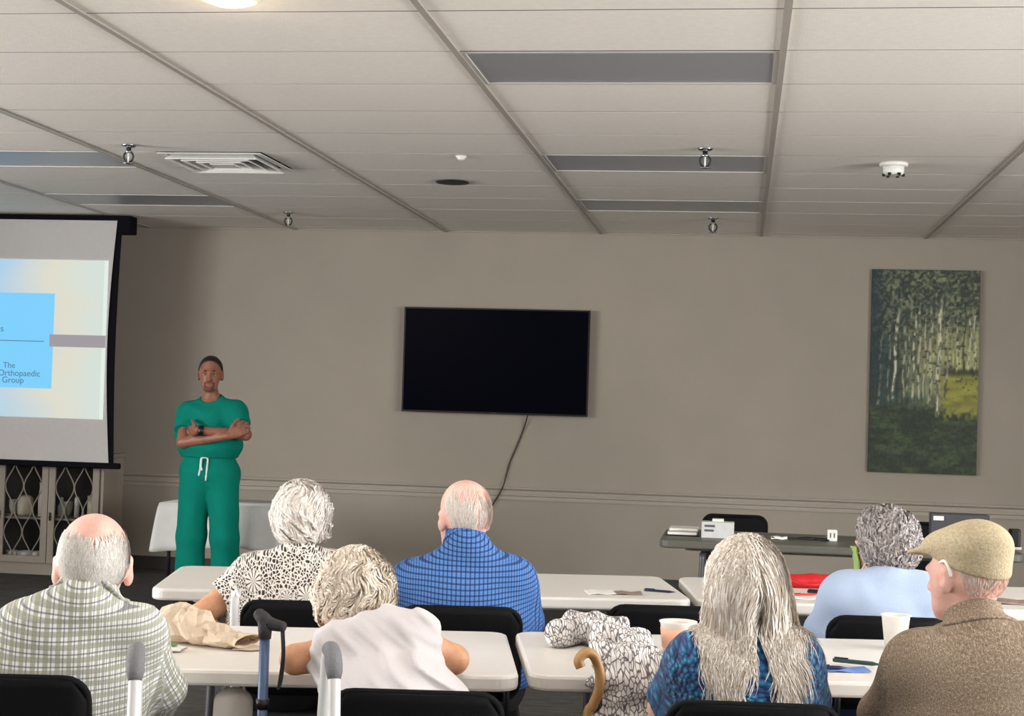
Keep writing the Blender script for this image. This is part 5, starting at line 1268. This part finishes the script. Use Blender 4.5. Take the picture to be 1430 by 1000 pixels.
# white bag hanging under the table edge
q = aty(325, 978, 3.89); t = empty('hanging_bag', (q[0], 3.895, .0))
zt2 = .691
bagf = lambda p: smax(ecap((0, 0, zt2-.05), (0, 0, zt2-.26), .050, .035, .066, .045, (1, 0, 0))(p)-.006*folds(p, (1, .2, .2), 60, 6)-.004*wob(p, 60, 3), p[:, 2]-(zt2-.012), .004)
sdf_obj('bag_body', bagf, (-.13, -.1, zt2-.36), (.13, .1, zt2+.02), .005, 'whitebag', t)
for s_2 in (-1, 1):
    g = MB(); g.tube(bez([(s_2*.03, 0, zt2-.03), (s_2*.026, .002, zt2-.012), (s_2*.02, .02, zt2-.0015)], 5), .004, 8); g.build('handle', 'whitebag', t)
tag(t, 'crumpled white bag hanging below the white table edge by the blue cane', 'bag')
# cups
def cup(name, q, h_, r0, r1, m, label, band=None):
    t = empty(name, q); g = MB(); g.lathe([(.001, 0), (r0, 0), (r1, h_), (r1+.003, h_+.002), (r1+.003, h_+.005), (r1-.001, h_+.005), (r1-.003, h_-.004), (r0-.002, .006), (.001, .005)], n=28); g.build('cup_body', m, t)
    if band: g = MB(); k0, k1 = .02/h_, (h_-.014)/h_; g.lathe([(r0+(r1-r0)*k0+.0005, .02), (r0+(r1-r0)*k0+.0015, .02), (r0+(r1-r0)*k1+.0015, h_-.014), (r0+(r1-r0)*k1+.0005, h_-.014)], n=28); g.build('sleeve', band, t)
    return tag(t, label, 'cup')
cup('paper_cup', onT(1250, 906, -.002), .095, .03, .041, 'whiteplastic', 'white foam cup on the table beside the man in tweed jacket')
cup('paper_cup', onT(946, 914, -.002), .088, .040, .050, 'whiteplastic', 'wide paper cup with a peach band beside the woman with silver hair', 'peach')
# pens and papers
def pen(p, ang, ln, m, label, z, r_=.0045):
    t = empty('pen', (p[0], p[1], z+r_), ang); g = MB(); g.tube([(-ln/2, 0, 0), (-ln/2+.004, 0, 0), (ln/2-.022, 0, 0), (ln/2, 0, 0)], [r_*.7, r_, r_, r_*.25], 10); g.build('barrel', m, t)
    g = MB(); g.box((-ln/2+.004, -.0015, r_*.8), (-ln/2+.042, .0015, r_*1.5)); g.build('clip', 'blackmetal', t); return tag(t, label, 'pen')
def sheetp(name, p, ang, w_, d_, m, label, z, cat='paper', th=.002, extra=None):
    t = empty(name, (p[0], p[1], z), ang); g = MB(); n_ = 6; vs = []; fs = []
    for i in range(n_+1):
        x = -w_/2+w_*i/n_; zz = .004*math.sin(i/n_*math.pi*1.5)**2
        vs += [(x, -d_/2, zz), (x, d_/2, zz), (x, d_/2, zz+th), (x, -d_/2, zz+th)]
    for i in range(n_):
        for k in range(4): fs.append((i*4+(k+1) % 4, i*4+k, i*4+4+k, i*4+4+(k+1) % 4))
    fs += [(0, 1, 2, 3), (4*n_+3, 4*n_+2, 4*n_+1, 4*n_)]; g.add(vs, fs); g.build('sheet', m, t)
    if extra: extra(t)
    return tag(t, label, cat)
z0_ = .7355
pen(atz(921, 827, z0_), R(-14), .12, 'navypen', 'dark pen lying on the white table behind the empty chair', z0_)
sheetp('photo_print', atz(875, 829, z0_), R(8), .11, .085, 'brownprint', 'small brown printed card lying on the white table near the dark pen', z0_, 'card')
sheetp('paper_sheet', atz(838, 828, z0_), R(14), .10, .12, 'paper', 'white sheet of paper next to the brown printed card', z0_)
pen(atz(918, 923, z0_), R(25), .09, 'bluepen', 'blue pen by the scarf next to the peach cup', z0_+.002, .006)
sheetp('leaflet', atz(1178, 936, z0_), R(10), .13, .08, 'bluepaper', 'folded blue leaflet on the table by the foam cup', z0_, 'leaflet')
pen(atz(1196, 931, z0_), R(-18), .13, 'greenpen', 'dark green pen lying over the blue leaflet', z0_+.006, .006)
pen(atz(1160, 938, z0_), R(12), .09, 'navypen', 'navy pen at the edge of the blue leaflet', z0_+.006, .005)
sheetp('paper_sheet', atz(1110, 834, z0_), R(6), .2, .15, 'paper', 'white sheet of paper in front of the red bag', z0_)
pen(atz(1124, 834, z0_), R(30), .12, 'red', 'thin red pen on the sheet by the red bag', z0_+.006, .004)
pen(atz(1146, 830, z0_), R(-10), .10, 'blackplastic', 'black pen beside the woman in light blue top', z0_+.002, .006)
sheetp('booklet', atz(1412, 842, z0_), R(-6), .16, .12, 'brownprint', 'grey brown booklet lying beyond the man in tweed jacket', z0_, 'booklet', .006)
# red bag
q = atz(1128, 822, z0_); rbf = lambda p: smax(ecap((-.09, 0, .02), (.09, .02, .024), .05, .028, .05, .03, (0, 1, 0))(p)-.006*folds(p, (.9, .4, .3), 50, 17)-.003*wob(p, 70, 3), .0005-p[:, 2], .004)
t = empty('red_bag', (q[0], q[1]+.04, z0_)); sdf_obj('bag_body', rbf, (-.2, -.12, -.01), (.2, .14, .1), .005, 'red', t)
g = MB(); g.tube(bez([(-.06, -.04, .03), (-.02, -.066, .02), (.04, -.06, .02), (.08, -.03, .03)], 6), .005, 8); g.build('strap', 'red', t); tag(t, 'soft red bag lying on the white table', 'bag')
# things on the grey table
zg = .7355
q = atz(957, 746, zg); t = empty('paper_tray', (q[0], q[1], zg)); g = MB(); g.slab(rrect(-.10, -.14, .08, .14, .01, 3), 0, .006); g.build('base', 'blackplastic', t)
for k, (dx, dz) in enumerate(((0, .007), (.005, .022))):
    g = MB(); g.slab(rrect(-.09+dx, -.13+k*.08, .065+dx, .05+k*.08, .004, 2), dz, dz+.012); g.build('paper_stack', 'paper', t)
tag(t, 'black tray with two white paper stacks at the end of the grey table', 'paper tray')
q = atz(1002, 752, zg); t = empty('printed_box', (q[0], q[1]+.05, zg)); g = MB(); g.box((-.085, -.05, 0), (.085, .05, .085), .003); g.build('carton', 'cardgrey', t)
for dx, dz, w_ in ((-.07, .058, .055), (-.07, .034, .05)): g = MB(); g.box((dx, -.0512, dz), (dx+w_, -.0499, dz+.012)); g.build('print_bar', 'ink', t)
g = MB(); g.box((-.03, -.02, .085), (.03, .03, .1), .003); g.build('lid_tab', 'whiteplastic', t); tag(t, 'pale grey printed box on the grey table near the wall', 'box')
q = atz(1088, 753, zg); sheetp('white_strip', q, 0, .085, .05, 'paper', 'small white card on the grey table between the box and adapter', zg, 'card', .012)
q = atz(1162, 756, zg); t = empty('power_adapter', (q[0], q[1], zg)); g = MB(); g.box((-.025, -.02, 0), (.025, .02, .062), .005); g.build('adapter_body', 'whiteplastic', t)
for dx in (-.01, .01): g = MB(); g.box((dx-.003, -.0215, .02), (dx+.003, -.0195, .045)); g.build('slot', 'ink', t)
tag(t, 'upright white adapter standing on the grey table', 'adapter')
g = MB(); c0 = atz(1120, 754, zg); g.tube(bez([c0+np.array([.16*math.sin(k*.5)+.0*k-.02+.012*k*(-1)**k, .04*math.cos(k*1.3), .006+.004*(k % 2)]) for k in range(9)], 5), .0045, 6); o = g.build('loose_cable', 'blackplastic'); tag(o, 'tangled dark cable lying on the grey table by the adapter', 'cable')
q = atz(1348, 772, zg); t = empty('dark_box', (q[0], q[1]+.25, zg)); W_ = .145; H_ = aty(1348, 718, q[1]+.25)[2]-zg; g = MB(); g.box((-W_, -.05, 0), (W_, .05, H_), .004); g.build('carton', 'darkbox', t)
g = MB(); g.box((-W_+.01, -.0515, H_-.034), (-W_+.062, -.0495, H_-.012)); g.build('white_label', 'paper', t); tag(t, 'dark grey box with a small white label behind the flat cap', 'box')
q = atz(1421, 768, zg); t = empty('desk_speaker', (q[0]-.01, q[1]+.04, zg)); g = MB(); g.slab(rrect(-.028, -.03, .028, .03, .012, 4), .012, .105, .006); g.build('cabinet', 'blackplastic', t); g = MB(); g.slab(rrect(-.034, -.034, .034, .034, .012, 4), 0, .013, .002); g.build('base', 'cardgrey', t); tag(t, 'small black speaker on pale base at the end of the grey table', 'speaker')
